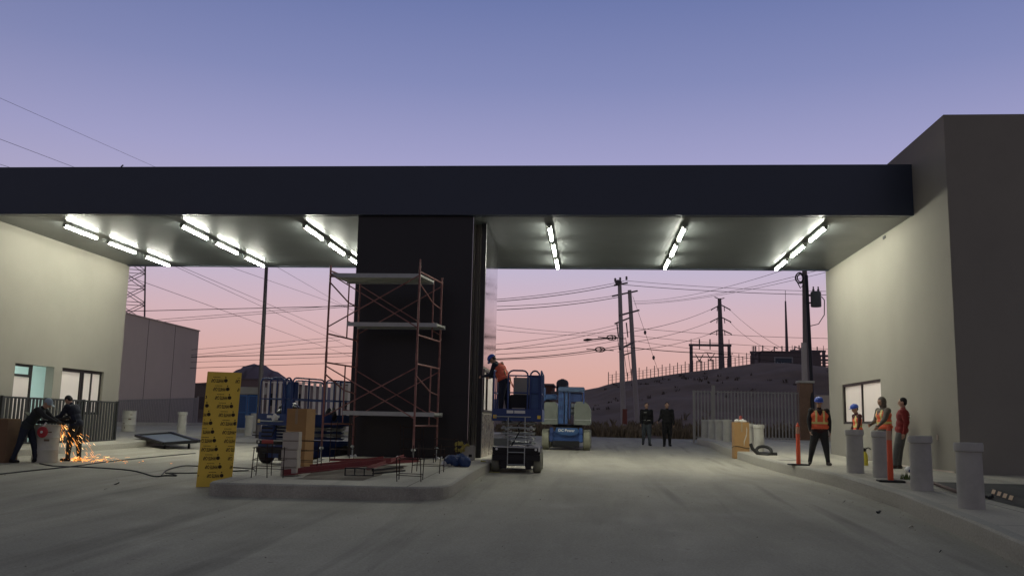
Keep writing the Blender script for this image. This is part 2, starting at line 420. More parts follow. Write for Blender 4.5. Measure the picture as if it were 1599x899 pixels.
# darker sunken asphalt between the right pavement edge and the building
m = MB()
pp = [G(x, y, .264) for x, y in ((1457, 752), (1494, 767), (1540, 778), (1599, 793), (1640, 806), (2100, 960), (2100, 766), (1640, 757), (1599, 756))]
m.prism([(p.x, p.y, p.z) for p in pp], (0, 0, 0), (0, 0, .004))
o = m.build('asphalt_patch', M_asph); tag(o, kind='structure')

# distant mountain on the left
ML = [(250, 618), (300, 613), (340, 607), (358, 598), (368, 591), (374, 584), (381, 578), (386, 572), (392, 569.5), (397, 567.5), (403, 569.5), (409, 568.5), (415, 570.5), (420, 575), (427, 578.5), (434, 580.5), (441, 586), (450, 593), (462, 598), (480, 601), (520, 605), (580, 609), (640, 614)]
cr = [P(x, y, 700) for x, y in ML]; m = MB(); rows = []
for j, (yy, kk) in enumerate(((610, 0), (640, .38), (665, .72), (685, .92), (700, 1), (730, .85), (800, 0))):
    rows.append([(c.x+rnd.uniform(-4, 4)*(0 < j < 4), yy+rnd.uniform(-8, 8)*(0 < j < 4), 1+(c.z-1)*kk*(1+rnd.uniform(-.08, .08)*(0 < j < 4))) for c in cr])
n = len(cr); vs = [v for r_ in rows for v in r_]
m.add(vs, [(j*n+i, j*n+i+1, (j+1)*n+i+1, (j+1)*n+i) for j in range(len(rows)-1) for i in range(n-1)])
o = m.build('distant_mountain', mat('mountain', (.16, .125, .155), .95, var=.12, scale=.01)); tag(o, kind='structure')
for p in o.data.polygons: p.use_smooth = True

# dry brush along the far edge of the road and up the slope
def brush(name, n, fx, col, hmin, hmax, w=.05):
    m = MB()
    for _ in range(n):
        x, y = fx(); z = hz(x, y)-.05; h = rnd.uniform(hmin, hmax)
        for k in range(5):
            a = rnd.uniform(0, 6.28); dx, dy = math.cos(a)*h*.45*rnd.random(), math.sin(a)*h*.45*rnd.random(); px, py = -math.sin(a)*w, math.cos(a)*w
            x2, y2 = x+rnd.uniform(-.2, .2), y+rnd.uniform(-.2, .2)
            m.add([(x2-px, y2-py, z), (x2+px, y2+py, z), (x2+dx*.7+px*.6, y2+dy*.7+py*.6, z+h*.65), (x2+dx*1.5, y2+dy*1.5, z+h*rnd.uniform(.8, 1))], [(0, 1, 2, 3)])
    return tag(m.build(name, col), kind='stuff')
M_dry = mat('dry_grass', (.19, .145, .09), .9, var=.4, scale=.8)
M_scrub = mat('dark_scrub', (.085, .066, .056), .9, var=.25, scale=.6)
def fx1():
    while True:
        x = rnd.uniform(-6, 22); y = 58.2+abs(rnd.gauss(0, 3.5))
        if vnoise(x*.5, y*.4, 9) > .35: return x, y
def fx2():
    while True:
        x = rnd.uniform(-18, 40); y = rnd.uniform(60, 112)
        if vnoise(x*.22, y*.16, 4) > .56: return x, y
brush('dry_brush', 1500, fx1, M_dry, .25, .95)
brush('hillside_scrub', 260, fx2, M_scrub, .12, .45, .07)

# ================================================================== BUILDINGS
ZS, ZT, YF, YB, XL, XR, YC = 6.6145, 7.96, 23.406, 31.88, -17.10, 8.193, 21.216
# --- canopy
cp = thing('entrance_canopy', 'long dark flat canopy spanning both lanes between the two pale buildings', 'canopy', (0, YF, ZS))
m = MB(); m.bb(XL-2, XR-.004, 0, .16, 0, ZT-ZS); m.build('front_fascia', M_fascia, cp)
m = MB(); m.bb(XL-2, XR-.004, YB-YF-.16, YB-YF, -.002, ZT-ZS-.1); m.build('rear_fascia', M_fascia, cp)
m = MB(); m.bb(XL+.004, XR-.004, .16, YB-YF-.16, .02, .10)
m.build('soffit', M_soffit, cp)
m = MB(); m.bb(XL-2, XR-.004, .16, YB-YF-.16, ZT-ZS-.35, ZT-ZS-.25); m.build('roof_deck', M_fascia, cp)
m = MB()
for y, d in ((.175, 1),): m.bb(XL+.3, XR-.3, y, y+.04, -.005, .02)
m.build('edge_trim', M_fascia, cp)
# small bracket on the canopy roof
m = MB(); m.tube([(0, 0, -.2), (0, 0, .10), (.05, 0, .14)], .02, 6); o = m.build('roof_bracket', M_dark, cp); o.location = (-13.2, .3, ZT-ZS+.0)

# --- centre booth
BZ = gz(24)+.2
bt = thing('gate_booth', 'tall black and mirror clad booth holding up the middle of the canopy', 'booth', (-4.6, 23.55, BZ))
hB = ZS-BZ-.01
m = MB(); m.bb(-1.69, 1.44, 0, .9, 0, hB); m.build('black_panel', M_black, bt)
m = MB()
m.bb(-1.695, 1.445, -.008, 0, 1.60, 1.612); m.build('panel_joint', M_dark, bt)
m = MB(); m.bb(1.442, 1.452, .02, 1.0, .0, hB); m.build('recess_panel', M_mirror, bt)
m = MB(); m.bb(1.575, 1.70, .85, .995, 0, hB-.002); m.build('corner_post', M_black, bt)
# right side wall with its window
m = MB(); wz0, wz1, wy0, wy1 = 1.45-BZ, 2.62-BZ, 1.25, 3.75
wall_cells(m, 'x', 1.665, -.15, 1.0, 4.3, .0, hB, [(wy0, wy1, wz0, wz1)])
m.build('side_wall', M_plaster, bt)
m = MB(); wall_cells(m, 'x', 1.678, -.012, 1.0, 4.3, wz1+.06, hB, []); m.build('upper_panel', M_mirror, bt)
m = MB(); wall_cells(m, 'x', 1.678, -.012, 1.0, 4.3, .02, wz0-.06, []); m.build('lower_panel', mat('lower_metal', (.42, .36, .30), .28, .9, var=.15), bt)
w = MB()
for y in (wy0+.03, wy0+.9, wy1-.03): w.bb(1.60, 1.70, y-.03, y+.03, wz0, wz1)
for z in (wz0+.03, wz1-.03): w.bb(1.602, 1.698, wy0, wy1, z-.03, z+.03)
wo_ = w.build('window', M_frame, bt)
w = MB(); w.bb(1.64, 1.65, wy0+.06, wy0+.87, wz0+.06, wz1-.06); w.bb(1.66, 1.67, wy0+.93, wy1-.06, wz0+.06, wz1-.06); w.build('pane', M_pane, wo_)
m = MB(); m.bb(-1.69, 1.50, 1.01, 4.3, 0, hB-.003); m.build('core_wall', M_plaster, bt)

# --- right building
rb = thing('guard_building', 'large beige plastered building at the right end of the canopy', 'building', (XR, YC, gz(YC)+.2))
bz = gz(YC)+.2; HR = 8.52-bz
hy0, hy1, hz0, hz1 = 26.62-YC, 30.6-YC, 1.37-bz, 2.63-bz
m = MB(); wall_cells(m, 'x', 0, .28, .2, YB-YC+.35, 0, HR, [(hy0, hy1, hz0, hz1)])
m.bb(0, 14, 0, .2, 0, HR); m.bb(.28, 14, YB-YC+.1, YB-YC+.35, 0, HR); m.bb(13.8, 14.1, .2, YB-YC+.1, 0, HR)
m.build('wall', M_plaster, rb)
m = MB(); m.bb(.05, 13.95, .05, YB-YC+.3, HR-.4, HR-.3); m.build('roof', M_conc, rb)
m = MB(); m.bb(-.012, -.001, .4, YB-YC+.2, 0, .10); m.build('base_trim', M_plaster_g, rb)
f = MB()
for z in (hz0+.035, hz1-.035): f.bb(.03, .12, hy0, hy1, z-.035, z+.035)
for y in (hy0+.04, hy0+1.95, hy1-.04): f.bb(.028, .122, y-.04, y+.04, hz0, hz1)
wn = f.build('window', M_frame, rb)
f = MB(); f.bb(.07, .08, hy0+.08, hy0+1.91, hz0+.07, hz1-.07); f.bb(.085, .095, hy0+1.99, hy1-.08, hz0+.07, hz1-.07); f.build('pane', M_pane, wn)
m = MB(); m.bb(-.02, 0, YB-YC-6.2, YB-YC-6.0, ZS-bz-.12, ZS-bz-.04); m.build('wall_bracket', M_dark, rb)
m = MB(); m.box((-.008, 1.3, .85), (.014, .08, .12)); m.build('outlet_plate', M_plaster_g, rb)

# --- left building
lb = thing('office_building', 'beige plastered office building at the left end of the canopy', 'building', (XL, YB, gz(YB)+.15))
bz = gz(YB)+.15; HL = ZS-bz+.02
def yl(Y): return Y-YB
d0 = (yl(25.75), yl(27.75), .02, 2.62-bz); d1 = (yl(28.2), yl(30.75), 1.15-bz, 2.64-bz); d2 = (yl(23.6), yl(24.9), 1.0-bz, 1.75-bz)
m = MB(); wall_cells(m, 'x', 0, -.28, yl(18), 0, 0, HL, [d0, d1])
m.bb(-12, -.28, -.25, 0, 0, HL); m.bb(-12, -.28, yl(18), yl(18)+.25, 0, HL); m.bb(-12.2, -12, yl(18), 0, 0, HL)
m.build('wall', M_plaster, lb)
m = MB(); m.bb(-12.1, -.01, yl(18)+.01, -.01, HL, HL+.12); m.build('roof', M_conc, lb)
M_cyan = mat('interior_paint', (.60, .74, .71), .8, var=.05)
m = MB()   # room behind the openings
m.bb(-4.4, -4.3, yl(24.5), yl(31.4), -.1, 2.9); m.bb(-4.3, -.28, yl(24.4), yl(24.5), -.1, 2.9); m.bb(-4.3, -.28, yl(31.4), yl(31.5), -.1, 2.9)
m.bb(-4.3, -.28, yl(27.95), yl(28.05), -.1, 2.9)
m.bb(-4.4, -.28, yl(24.4), yl(31.5), 2.9, 3.0); m.bb(-4.4, -.28, yl(24.4), yl(31.5), -.02, .012)
m.build('room_wall', M_cyan, lb)
f = MB()   # door-height frame in the first opening
for y in (d0[0]+.04, d0[0]+.95): f.bb(-.16, -.08, y-.04, y+.04, .02, d0[3])
for z in (d0[3]-.04, d0[3]-.34, .06): f.bb(-.158, -.082, d0[0], d0[0]+.99, z-.035, z+.035)
dr = f.build('door', M_frame, lb)
f = MB(); f.bb(-.125, -.115, d0[0]+.08, d0[0]+.91, .1, d0[3]-.38); f.build('pane', M_pane, dr)
f = MB()
for y in (d1[0]+.04, d1[0]+1.28, d1[0]+1.40, d1[0]+1.92, d1[1]-.045): f.bb(-.16, -.08, y-.045, y+.045, d1[2], d1[3])
for z in (d1[2]+.035, d1[3]-.05): f.bb(-.158, -.082, d1[0], d1[1], z-.05, z+.05)
wn = f.build('window', M_frame, lb)
f = MB(); f.bb(-.13, -.12, d1[0]+.08, d1[0]+1.24, d1[2]+.08, d1[3]-.1); f.bb(-.11, -.10, d1[0]+1.45, d1[1]-.09, d1[2]+.08, d1[3]-.1); f.build('pane', M_pane, wn)
f = MB(); f.bb(-3.0, -2.8, yl(25.5), yl(26.7), 2.83, 2.88)
room_lamp = f.build('ceiling_lamp', mat('room_lamp', (.9, 1, 1), emit=(1, 1, .97), es=85), lb)

# --- slat railing in front of the left building
rl = thing('slat_railing', 'dark vertical slat railing in front of the office building window', 'railing', (-16.45, 24.3, gz(27)+.2))
m = MB()
for z in (.06, 1.36): m.bb(-.03, .03, 0, 6.35, z-.025, z+.025)
m.build('rail', M_rail, rl)
for y in (0.03, 2.1, 4.2, 6.32):
    m = MB(); m.bb(-.04, .04, y-.035, y+.035, -.2, 1.40); m.build('post', M_rail, rl)
for k in range(36):
    y = .12+k*.173; s = MB(); s.bb(-.012, .012, y-.045, y+.045, .085, 1.335); s.build('slat', M_rail, rl)

# --- grey building behind on the left
Xg = -26.3; gy0, gy1 = PX(193, 490, Xg).y-4, PX(311, 517, Xg).y; gtop = PX(311, 517, Xg).z; gb = gz(50)
g = thing('grey_warehouse', 'plain taupe flat roofed block behind the slatted fence on the left', 'building', (Xg, gy1, gb))
m = MB(); m.bb(-14, 0, gy0-gy1, 0, 0, gtop-gb); m.build('wall', M_plaster_g, g)
m = MB()
for k in range(1, 4): y = (gy0-gy1)*k/4; m.bb(.0, .008, y-.015, y+.015, 0, gtop-gb)
m.build('wall_joint', M_dark, g)
m = MB(); m.bb(-14.1, .06, gy0-gy1-.05, .06, gtop-gb, gtop-gb+.06); m.build('parapet_cap', M_plaster_g, g)
# low slatted fence in front of it
def slat_fence(name, label, a, b, h, pitch, sw, m_, posts=(), lift=0.0, ends=True):
    a, b = Vector(a), Vector(b); d = b-a; L = d.length; u = d.normalized(); rz_ = math.atan2(u.y, u.x)
    t = thing(name, label, 'fence', a, rz_); sl = d.z/Vector((d.x, d.y, 0)).length; L = Vector((d.x, d.y, 0)).length
    n = int(L/pitch)
    r_ = MB()
    for z in (.12, h-.06): r_.beam((0, 0, z), (L, 0, z+sl*L), .05, .05)
    r_.build('rail', m_, t)
    if n <= 100:
        for k in range(n):
            x = (k+.5)*pitch; s = MB(); s.bb(x-sw/2, x+sw/2, -.045, -.027, .02+sl*x, h+sl*x); s.build('slat', m_, t)
    else:
        s = MB()
        for k in range(n): x = (k+.5)*pitch; s.bb(x-sw/2, x+sw/2, -.045, -.027, .02+sl*x, h+sl*x)
        tag(s.build('slat', m_, t), kind='stuff')
    for x, ph, pw in posts:
        s = MB(); s.bb(x-pw/2, x+pw/2, -pw/2, pw/2, -.25+sl*x, ph+sl*x); s.build('post', m_, t)
    return t
Xf = -25.3
fa, fb = PX(165, 674, Xf), PX(307, 661, Xf)
slat_fence('slat_fence', 'low grey brown slatted fence along the foot of the taupe block', fa, fb, 1.66, .20, .13, mat('slat_taupe', (.27, .25, .23), .7, var=.1), [(0, 1.7, .08), ((fb-fa).length-.1, 1.75, .1)])
m = MB(); m.prism([(Xf-.3, fa.y-2, 0), (Xf+.5, fa.y-2, 0), (Xf+.5, fb.y+2, 0), (Xf-.3, fb.y+2, 0)], (0, 0, gz(45)+.1), (0, 0, gz(45)+.42))
tag(m.build('fence_plinth', M_conc), 'low concrete plinth under the grey brown slatted fence', 'plinth')

# dark palisade, blue gate, pale wall and white pickets further right
a = P(300, 663, 62); b = P(322, 660, 60)
slat_fence('palisade_fence', 'short dark palisade fence right of the taupe block', (a.x, a.y, gz(60)), (b.x, b.y, gz(60)), P(310, 597, 61).z-gz(60), .22, .10, M_dark)
Yg = 52
def wbox(m_, x0, y0, x1, y1, Y, th, mi=0):
    a, b = P(x0, y0, Y), P(x1, y1, Y); m_.bb(a.x, b.x, Y, Y+th, min(a.z, b.z), max(a.z, b.z), mi)
a, b = P(322, 600, Yg), P(411, 664, Yg)
gw = thing('boundary_wall', 'pale wall beside the blue gate behind the yellow sheet', 'wall', (a.x, Yg, gz(Yg)))
m = MB(); m.bb(0, P(371, 604, Yg).x-a.x, 0, .25, 0, P(371, 604, Yg).z-gz(Yg)); m.bb(P(371, 604, Yg).x-a.x, b.x-a.x, 0, .25, P(390, 615, Yg).z-gz(Yg), P(390, 604, Yg).z-gz(Yg)); m.build('wall', M_conc, gw)
a, b = P(371.5, 616, Yg-.1), P(401, 660, Yg-.1)
bg_ = thing('blue_gate', 'light blue double leaf metal gate in the pale wall', 'gate', (a.x, Yg-.1, gz(Yg)+.05))
wg, hg = b.x-a.x, a.z-gz(Yg)-.05
for k in (0, 1):
    m = MB(); m.bb(wg*k/2+.02, wg*(k+1)/2-.02, 0, .04, 0, hg); lf = m.build('gate_leaf', M_lblue, bg_)
    m = MB(); x0, x1 = wg*k/2+.02, wg*(k+1)/2-.02
    for z in (.04, hg*.5, hg-.04): m.bb(x0, x1, -.03, -.002, z-.04, z+.04)
    for x in (x0+.04, x1-.04): m.bb(x-.04, x+.04, -.032, -.003, 0, hg)
    m.build('leaf_frame', mat('gate_blue_frame', (.05, .15, .36), .5), lf)
a, b = P(404, 652, 50), P(566, 652, 50)
slat_fence('picket_fence', 'off white vertical picket fence behind the blue scissor lift', (a.x, 50, gz(50)+.1), (b.x, 50, gz(50)+.1), P(480, 596, 50).z-gz(50)-.1, .33, .16, mat('picket_paint', (.62, .56, .53), .7, var=.1))
m = MB(); m.bb(P(404, 652, 50).x, P(590, 652, 50).x, 50.1, 50.3, gz(50), P(480, 648, 50).z)
tag(m.build('fence_base_wall', M_conc), 'low pale base wall under the white picket fence', 'wall')

# --- right-hand slat fence with post, pillar and grey wall beyond the kerb
Yr = 48.0; fr0, fr1 = P(1082, 612, Yr), P(1252, 617, Yr)
slat_fence('gate_fence', 'tall grey vertical slat fence closing the right side by the hill', (fr0.x, Yr, gz(Yr)+.18), (fr1.x, Yr, gz(Yr)+.18), 2.5, .17, .07, M_slat,
           [(.03, 2.5, .08), (P(1114, 612, Yr).x-fr0.x, 2.78, .17), (fr1.x-fr0.x-.05, 2.5, .08)])
a = P(1250, 690, Yr-.2); b = P(1268, 598, Yr-.2)
pl_ = thing('brick_pillar', 'brown brick pillar with pale cap at the end of the slat fence', 'pillar', ((a.x+b.x)/2, Yr, gz(Yr)+.1))
m = MB(); m.box((0, 0, (b.z-gz(Yr)-.1)/2), (b.x-a.x, .6, b.z-gz(Yr)-.1)); m.build('shaft', mat('brown_brick', (.19, .115, .075), .85, var=.25, scale=7), pl_)
m = MB(); m.box((.02, 0, b.z-gz(Yr)-.1+.06), ((b.x-a.x)*1.25, .75, .12), bev=.02); m.build('cap', M_bollard, pl_)
a = P(1268, 690, Yr+.5); b = P(1306, 617, Yr+.5)
gw2 = MB(); gw2.bb(0, b.x-a.x+6, 0, .2, 0, b.z-gz(Yr)-.15); o = gw2.build('yard_wall', M_plaster_g, loc=(a.x, Yr+.5, gz(Yr)+.15)); tag(o, 'dark grey yard wall between the brick pillar and the right building', 'wall')


# loose grit on the road and the pavement
q = random.Random(21); gm = MB()
for _ in range(900):
    if q.random() < .55: x, y = q.uniform(-14, 5), 4+abs(q.gauss(0, 9))
    else:
        y = q.uniform(7, 40); x = rk(y)-abs(q.gauss(0, .35)) if q.random() < .6 else (lk(y)+abs(q.gauss(0, .4)) if y > 20 else -2.3+abs(q.gauss(0, .3)))
    if -6.5 < x < -2.3 and 14.7 < y < 36: continue
    r_ = q.uniform(.004, .011)*(1.6 if q.random() < .06 else 1); z = gz(y)
    a = q.uniform(0, 6.28); pts = [(x+r_*math.cos(a+k*2.09)*q.uniform(.7, 1.3), y+r_*math.sin(a+k*2.09)*q.uniform(.7, 1.3), z) for k in range(3)]+[(x, y, z+r_*q.uniform(.6, 1.2))]
    gm.add(pts, [(0, 1, 3), (1, 2, 3), (2, 0, 3)])
tag(gm.build('road_grit', mat('grit', (.24, .22, .18), .9, var=.5, scale=3)), kind='stuff')
# ================================================================== CANOPY LAMPS
M_tube = mat('lamp_tube', (1, 1, .95), emit=(1.0, 1.0, .86), es=LAMP_STRENGTH)
M_house = mat('lamp_housing', (.30, .32, .30), .5, .2)
def make_lamp():
    t = thing('canopy_lamp', None, 'lamp', (0, 0, 0))
    m = MB(); m.bb(-.062, .062, -.87, .87, -.006, .052, bev=.008); m.build('housing', M_house, t)
    m = MB(); m.tube([(0, -.85, -.04), (0, .85, -.04)], .034, 10); m.build('tube', M_tube, t)
    m = MB()
    m.bb(-.02, .02, -.6, .6, .052, .088)
    m.build('mounting_rail', M_galv, t)
    for y in (-.87, .87):
        m = MB(); m.bb(-.045, .045, y-.015, y+.015, -.074, .0); m.build('end_cap', M_house, t)
    return t
lamp0 = make_lamp(); first = True
rown = ['the row beside the left building', 'the middle row over the left lane', 'the row left of the booth', 'the row just right of the booth', 'the middle row over the right lane', 'the row nearest the right building']
posn = ['nearest', 'middle', 'farthest']
for i, x in enumerate((-15.18, -11.67, -8.08, -1.17, 2.52, 6.25)):
    for j, y in enumerate((25.32, 27.73, 30.18)):
        o = lamp0 if first else copy_tree(lamp0); first = False
        o.location = (x, y, 6.545)
        tag(o, 'lit tube lamp, %s of three in %s' % (posn[j], rown[i]), 'lamp', 'tube lamps under the canopy')

# ================================================================== SCAFFOLD
sz = gz(21.5)+.22
A = P(502, 700, 21.3); C_ = P(645.5, 700, 21.3); B_ = P(550.5, 700, 23.1); D_ = P(681.5, 700, 23.1)
Ab, Cb, Bb, Db = [Vector((p.x, p.y, 0)) for p in (A, C_, B_, D_)]
sc = thing('scaffold_tower', 'rust red two tier frame scaffold standing before the black booth', 'scaffold', (Ab.x, Ab.y, sz))
def loc(p, z): return Vector((p.x-Ab.x, p.y-Ab.y, z-sz))
tiers = [(sz+.28, 2.64), (2.64, 4.86)]
for n_, f_ in ((Ab, Bb), (Cb, Db)):
    for (z0, z1) in tiers:
        m = MB()
        for p in (n_, f_): m.tube([loc(p, z0), loc(p, z1)], .026, 8)
        zt = z1-.14; zb = z0+.55
        q = lambda t, z: loc(n_+(f_-n_)*t, z)
        m.tube([q(0, zt), q(1, zt)], .021, 6); m.tube([q(0, zb), q(1, zb)], .021, 6)
        m.tube([q(.62, zt), q(.62, zb)], .018, 6)
        m.tube([q(0, zt-.28), q(.62, zt-.62)], .018, 6); m.tube([q(.62, zt-.62), q(1, zt-.68)], .016, 6); m.tube([q(.62, zt-1.1), q(1, zt-1.14)], .016, 6)
        m.build('end_frame', M_steelred, sc, smooth=True)
for (l_, r_) in ((Ab, Cb), (Bb, Db)):
    for (z0, z1) in tiers:
        for fl in (0, 1):
            m = MB(); za, zb = (z1-.22, z0+.72) if fl else (z0+.72, z1-.22)
            off = Vector((0, -.03 if fl else .02, 0)); m.tube([loc(l_, za)+off, loc(r_, zb)+off], .016, 6); m.build('cross_brace', M_steelred, sc, smooth=True)
for p in (Ab, Bb, Cb, Db):
    m = MB(); m.tube([loc(p, sz+.02), loc(p, sz+.4)], .019, 8); m.box(loc(p, sz+.012), (.15, .15, .02)); m.lathe([(.045, 0), (.06, .03), (.03, .06)], loc(p, sz+.24), 8); m.build('base_jack', M_galv, sc, smooth=True)
for p in (Ab, Bb, Cb, Db):
    m = MB(); m.tube([loc(p, 2.5), loc(p, 2.76)], .032, 8); m.build('coupling', M_steelred, sc, smooth=True)
m = MB(); m.tube([loc(Cb, 4.86), loc(Cb, 5.02)], .019, 8); m.build('spigot', M_steelred, sc, smooth=True)
def plank(z, y0, y1, xo, xi, label):
    t = thing('scaffold_plank', label, 'plank', (0, 0, z), 0, 'planks of the scaffold')
    m = MB(); xa, xb = Ab.x+xo, Db.x+xi
    sk = (Bb.x-Ab.x)/(Bb.y-Ab.y)
    def X(x, y): return x+sk*(y-Ab.y)
    xa2 = Ab.x+xo; xb2 = Cb.x+xi
    w = (y1-y0)/3
    for k in range(3):
        ya, yb = y0+w*k+.01, y0+w*(k+1)-.01
        m.prism([(X(xa2, ya), ya, 0), (X(xb2, ya), ya, 0), (X(xb2, yb), yb, 0), (X(xa2, yb), yb, 0)], (0, 0, -.05), (0, 0, 0))
    m.build('deck_board', mat('plank_metal', (.36, .37, .33), .6, .2, var=.15, scale=4), t)
    m = MB()
    for ya in (y0, y1): m.prism([(X(xa2, ya), ya-.015, 0), (X(xb2, ya), ya-.015, 0), (X(xb2, ya), ya+.015, 0), (X(xa2, ya), ya+.015, 0)], (0, 0, -.09), (0, 0, .012))
    m.build('side_rail', M_galv, t)
plank(4.66, Ab.y+.04, Bb.y-.75, -.03, .0, 'topmost pale plank deck of the red scaffold')
plank(P(600, 505, 22.5).z, 22.35, Bb.y-.1, .02, .12, 'middle pale plank deck of the red scaffold')
plank(P(600, 643, 22.5).z, 22.35, Bb.y-.1, .02, .12, 'lowest pale plank deck of the red scaffold, at waist height')

# ================================================================== YELLOW SHEET
yb0 = G(306, 760); 
ang = R(25)
ys = thing('insulation_board', 'upright bright yellow printed foam board leaning at the corner of the island', 'board', yb0, 0)
right = Vector((math.cos(ang), math.sin(ang), 0)); back = Vector((-math.sin(ang), math.cos(ang), 0))
upv = (Vector((0, 0, 1))+back*.04+right*.03).normalized()
Mx = Matrix((right, back, upv)).transposed()
wb_, hb_ = .61, P(320, 579, yb0.y).z-yb0.z
m = MB(); m.box(Mx@Vector((wb_/2, .02, hb_/2)), (wb_, .04, hb_), Mx, bev=.004); m.build('sheet', M_yellow, ys)
one = MB(); text_mesh(one, 'WHITE CAP', .088, Matrix.Diagonal((.47, 1, 1, 1)), .0008, bold=True)
tw = max(v[0] for v in one.v)-min(v[0] for v in one.v)
Bt = Matrix(((-1, 0, 0), (0, 0, -1), (0, -1, 0)))      # printed upside down on the sheet
m = MB(); inv = Mx.inverted(); k = -24
for k in range(-14, 16):
    for colk in range(-4, 4):
        z = hb_-.16-k*.157; x = .19+k*.047+colk*.43
        if not (0.05 < z < hb_-.03) or x < -.3 or x > wb_+.3: continue
        t_ = MB(); t_.add([Mx@(Bt@Vector(v)+Vector((x, -.0015, z))) for v in one.v], one.f)
        rg = [(.034, 0), (.034, .0012), (.016, .0012), (.016, 0)]
        t_.lathe(rg, Mx@Vector((x+tw/2+.036, -.0005, z+.004)), 16, 0, Mx@Matrix(((1, 0, 0), (0, 0, -1), (0, 1, 0))))
        t_.box(Mx@Vector((x+tw/2+.03, -.001, z+.062)), (.020, .0012, .022), Mx)
        for q in range(5): t_.box(Mx@Vector((x-.07+q*.026, -.001, z+.062)), (.021, .0012, .010), Mx)
        keep = [f for f in t_.f if all(.005 < (inv@Vector(t_.v[i])).x < wb_-.005 for i in f)]
        m.add(t_.v, keep)
m.build('printed_lettering', M_ink, ys)

# ================================================================== BOLLARDS, DELINEATORS, DRUMS, CARTONS
def make_bollard():
    t = thing('concrete_bollard', None, 'bollard')
    m = MB(); m.lathe([(.185, -.02), (.183, .05), (.172, .80)], n=28); m.build('shaft', M_bollard, t, smooth=True)
    m = MB(); m.lathe([(.176, .80), (.198, .806), (.200, .90), (.190, .925), (.0, .93)], n=28); m.build('cap', M_bollard, t, smooth=True)
    return t
b0 = make_bollard(); first = True
bl = [((1336, 738), 'pale grey concrete bollard standing right of the man in the orange vest'), ((1378, 745), 'concrete bollard partly behind the nearer orange delineator'),
      ((1440, 765), 'concrete bollard in front of the base of the right building, second nearest'), ((1517, 793), 'nearest and largest concrete bollard on the right pavement'),
      ]
spots = [(G(x, y, .26), l) for (x, y), l in bl]
for px, l in ((1185, 'pale concrete bollard beside the coiled black hose'), (1169.5, 'concrete bollard just behind the tall wrapped carton, on its right'), (1153, 'concrete bollard hidden behind the left edge of the tall wrapped carton'),
              (1136, 'first concrete bollard left of the tall wrapped carton'), (1123.5, 'second concrete bollard left of the tall wrapped carton'), (1112, 'concrete bollard in front of the tall fence post'), (1101, 'farthest concrete bollard of the right kerb')):
    Y = 6.05*1416/(px-921.5); spots.append((Vector((P(px, 690, Y).x, Y, gz(Y)+.26)), l))
spots.append((G(283, 678, .2), 'concrete bollard on the left pavement behind the grey panel')); spots.append((Vector((P(389, 660, 41).x, 41, gz(41)+.0)), 'concrete bollard in front of the blue gate'))
spots.append((Vector((P(397, 660, 47).x, 47, gz(47)+.1)), 'small concrete bollard beside the dark lamp post foot'))
for p, l in spots:
    o = b0 if first else copy_tree(b0); first = False; o.location = p; o.rotation_euler = (0, 0, rnd.uniform(0, 6)); tag(o, l, 'bollard', 'round concrete bollards on the pavements')
    o.scale = (1, 1, 1)
M_band = mat('reflective_band', (.50, .28, .18), .4, var=.2)
def make_delin(l, p, rz_):
    t = thing('delineator_post', l, 'delineator', p, rz_, 'orange delineator posts')
    m = MB(); m.lathe([(.055, .03), (.053, .3), (.046, .98), (.03, 1.0), (.02, 1.05), (.0, 1.06)], n=16); m.build('post', M_orange, t, smooth=True)
    m = MB()
    m.lathe([(.0485, .62), (.0475, .96)], n=16); m.build('reflective_band', M_band, t, smooth=True)
    m = MB(); m.box((0, 0, .018), (.48, .36, .036), bev=.012); m.build('base', M_rubber, t)
    return t
make_delin('orange delineator post with black base left of the man in the orange vest', G(1247, 726, .26), .1)
make_delin('orange delineator post with black base in front of the second bollard', G(1391, 752, .26), -.12)
# drums
def make_drum(l, p, m_, red=False):
    t = thing('steel_drum', l, 'drum', p)
    m = MB(); pr = [(.285, 0), (.29, .02)]
    for z in (.29, .59): pr += [(.285, z-.03), (.298, z), (.285, z+.03)]
    pr += [(.285, .86), (.295, .87), (.295, .89), (.28, .89), (.275, .865), (0, .862)]
    m.lathe(pr, n=32); m.build('shell', m_, t, smooth=True)
    m = MB()
    for a, z0, z1, w in ((-1.9, .3, .36, .05), (-1.2, .5, .55, .12), (-1.7, .12, .2, .03), (-1.0, .7, .73, .1)):
        r = .2875; aa = [a+w*k/3/.29*1.0 for k in range(4)]
        m.add([(r*math.cos(q), r*math.sin(q), z) for z in (z0, z1) for q in aa], [(i, i+1, i+5, i+4) for i in range(3)])
    m.build('stain', mat('drum_stain', (.16, .11, .07), .8), t)
    return t
drA = make_drum('white steel drum used as a workbench between the two grinding workers', G(69, 721), M_drum)
m = MB(); m.bb(.0, .02, 0, 0.02, 0, .02)
make_drum('pale steel drum standing alone before the slatted fence', G(200, 673, .2), M_drum)
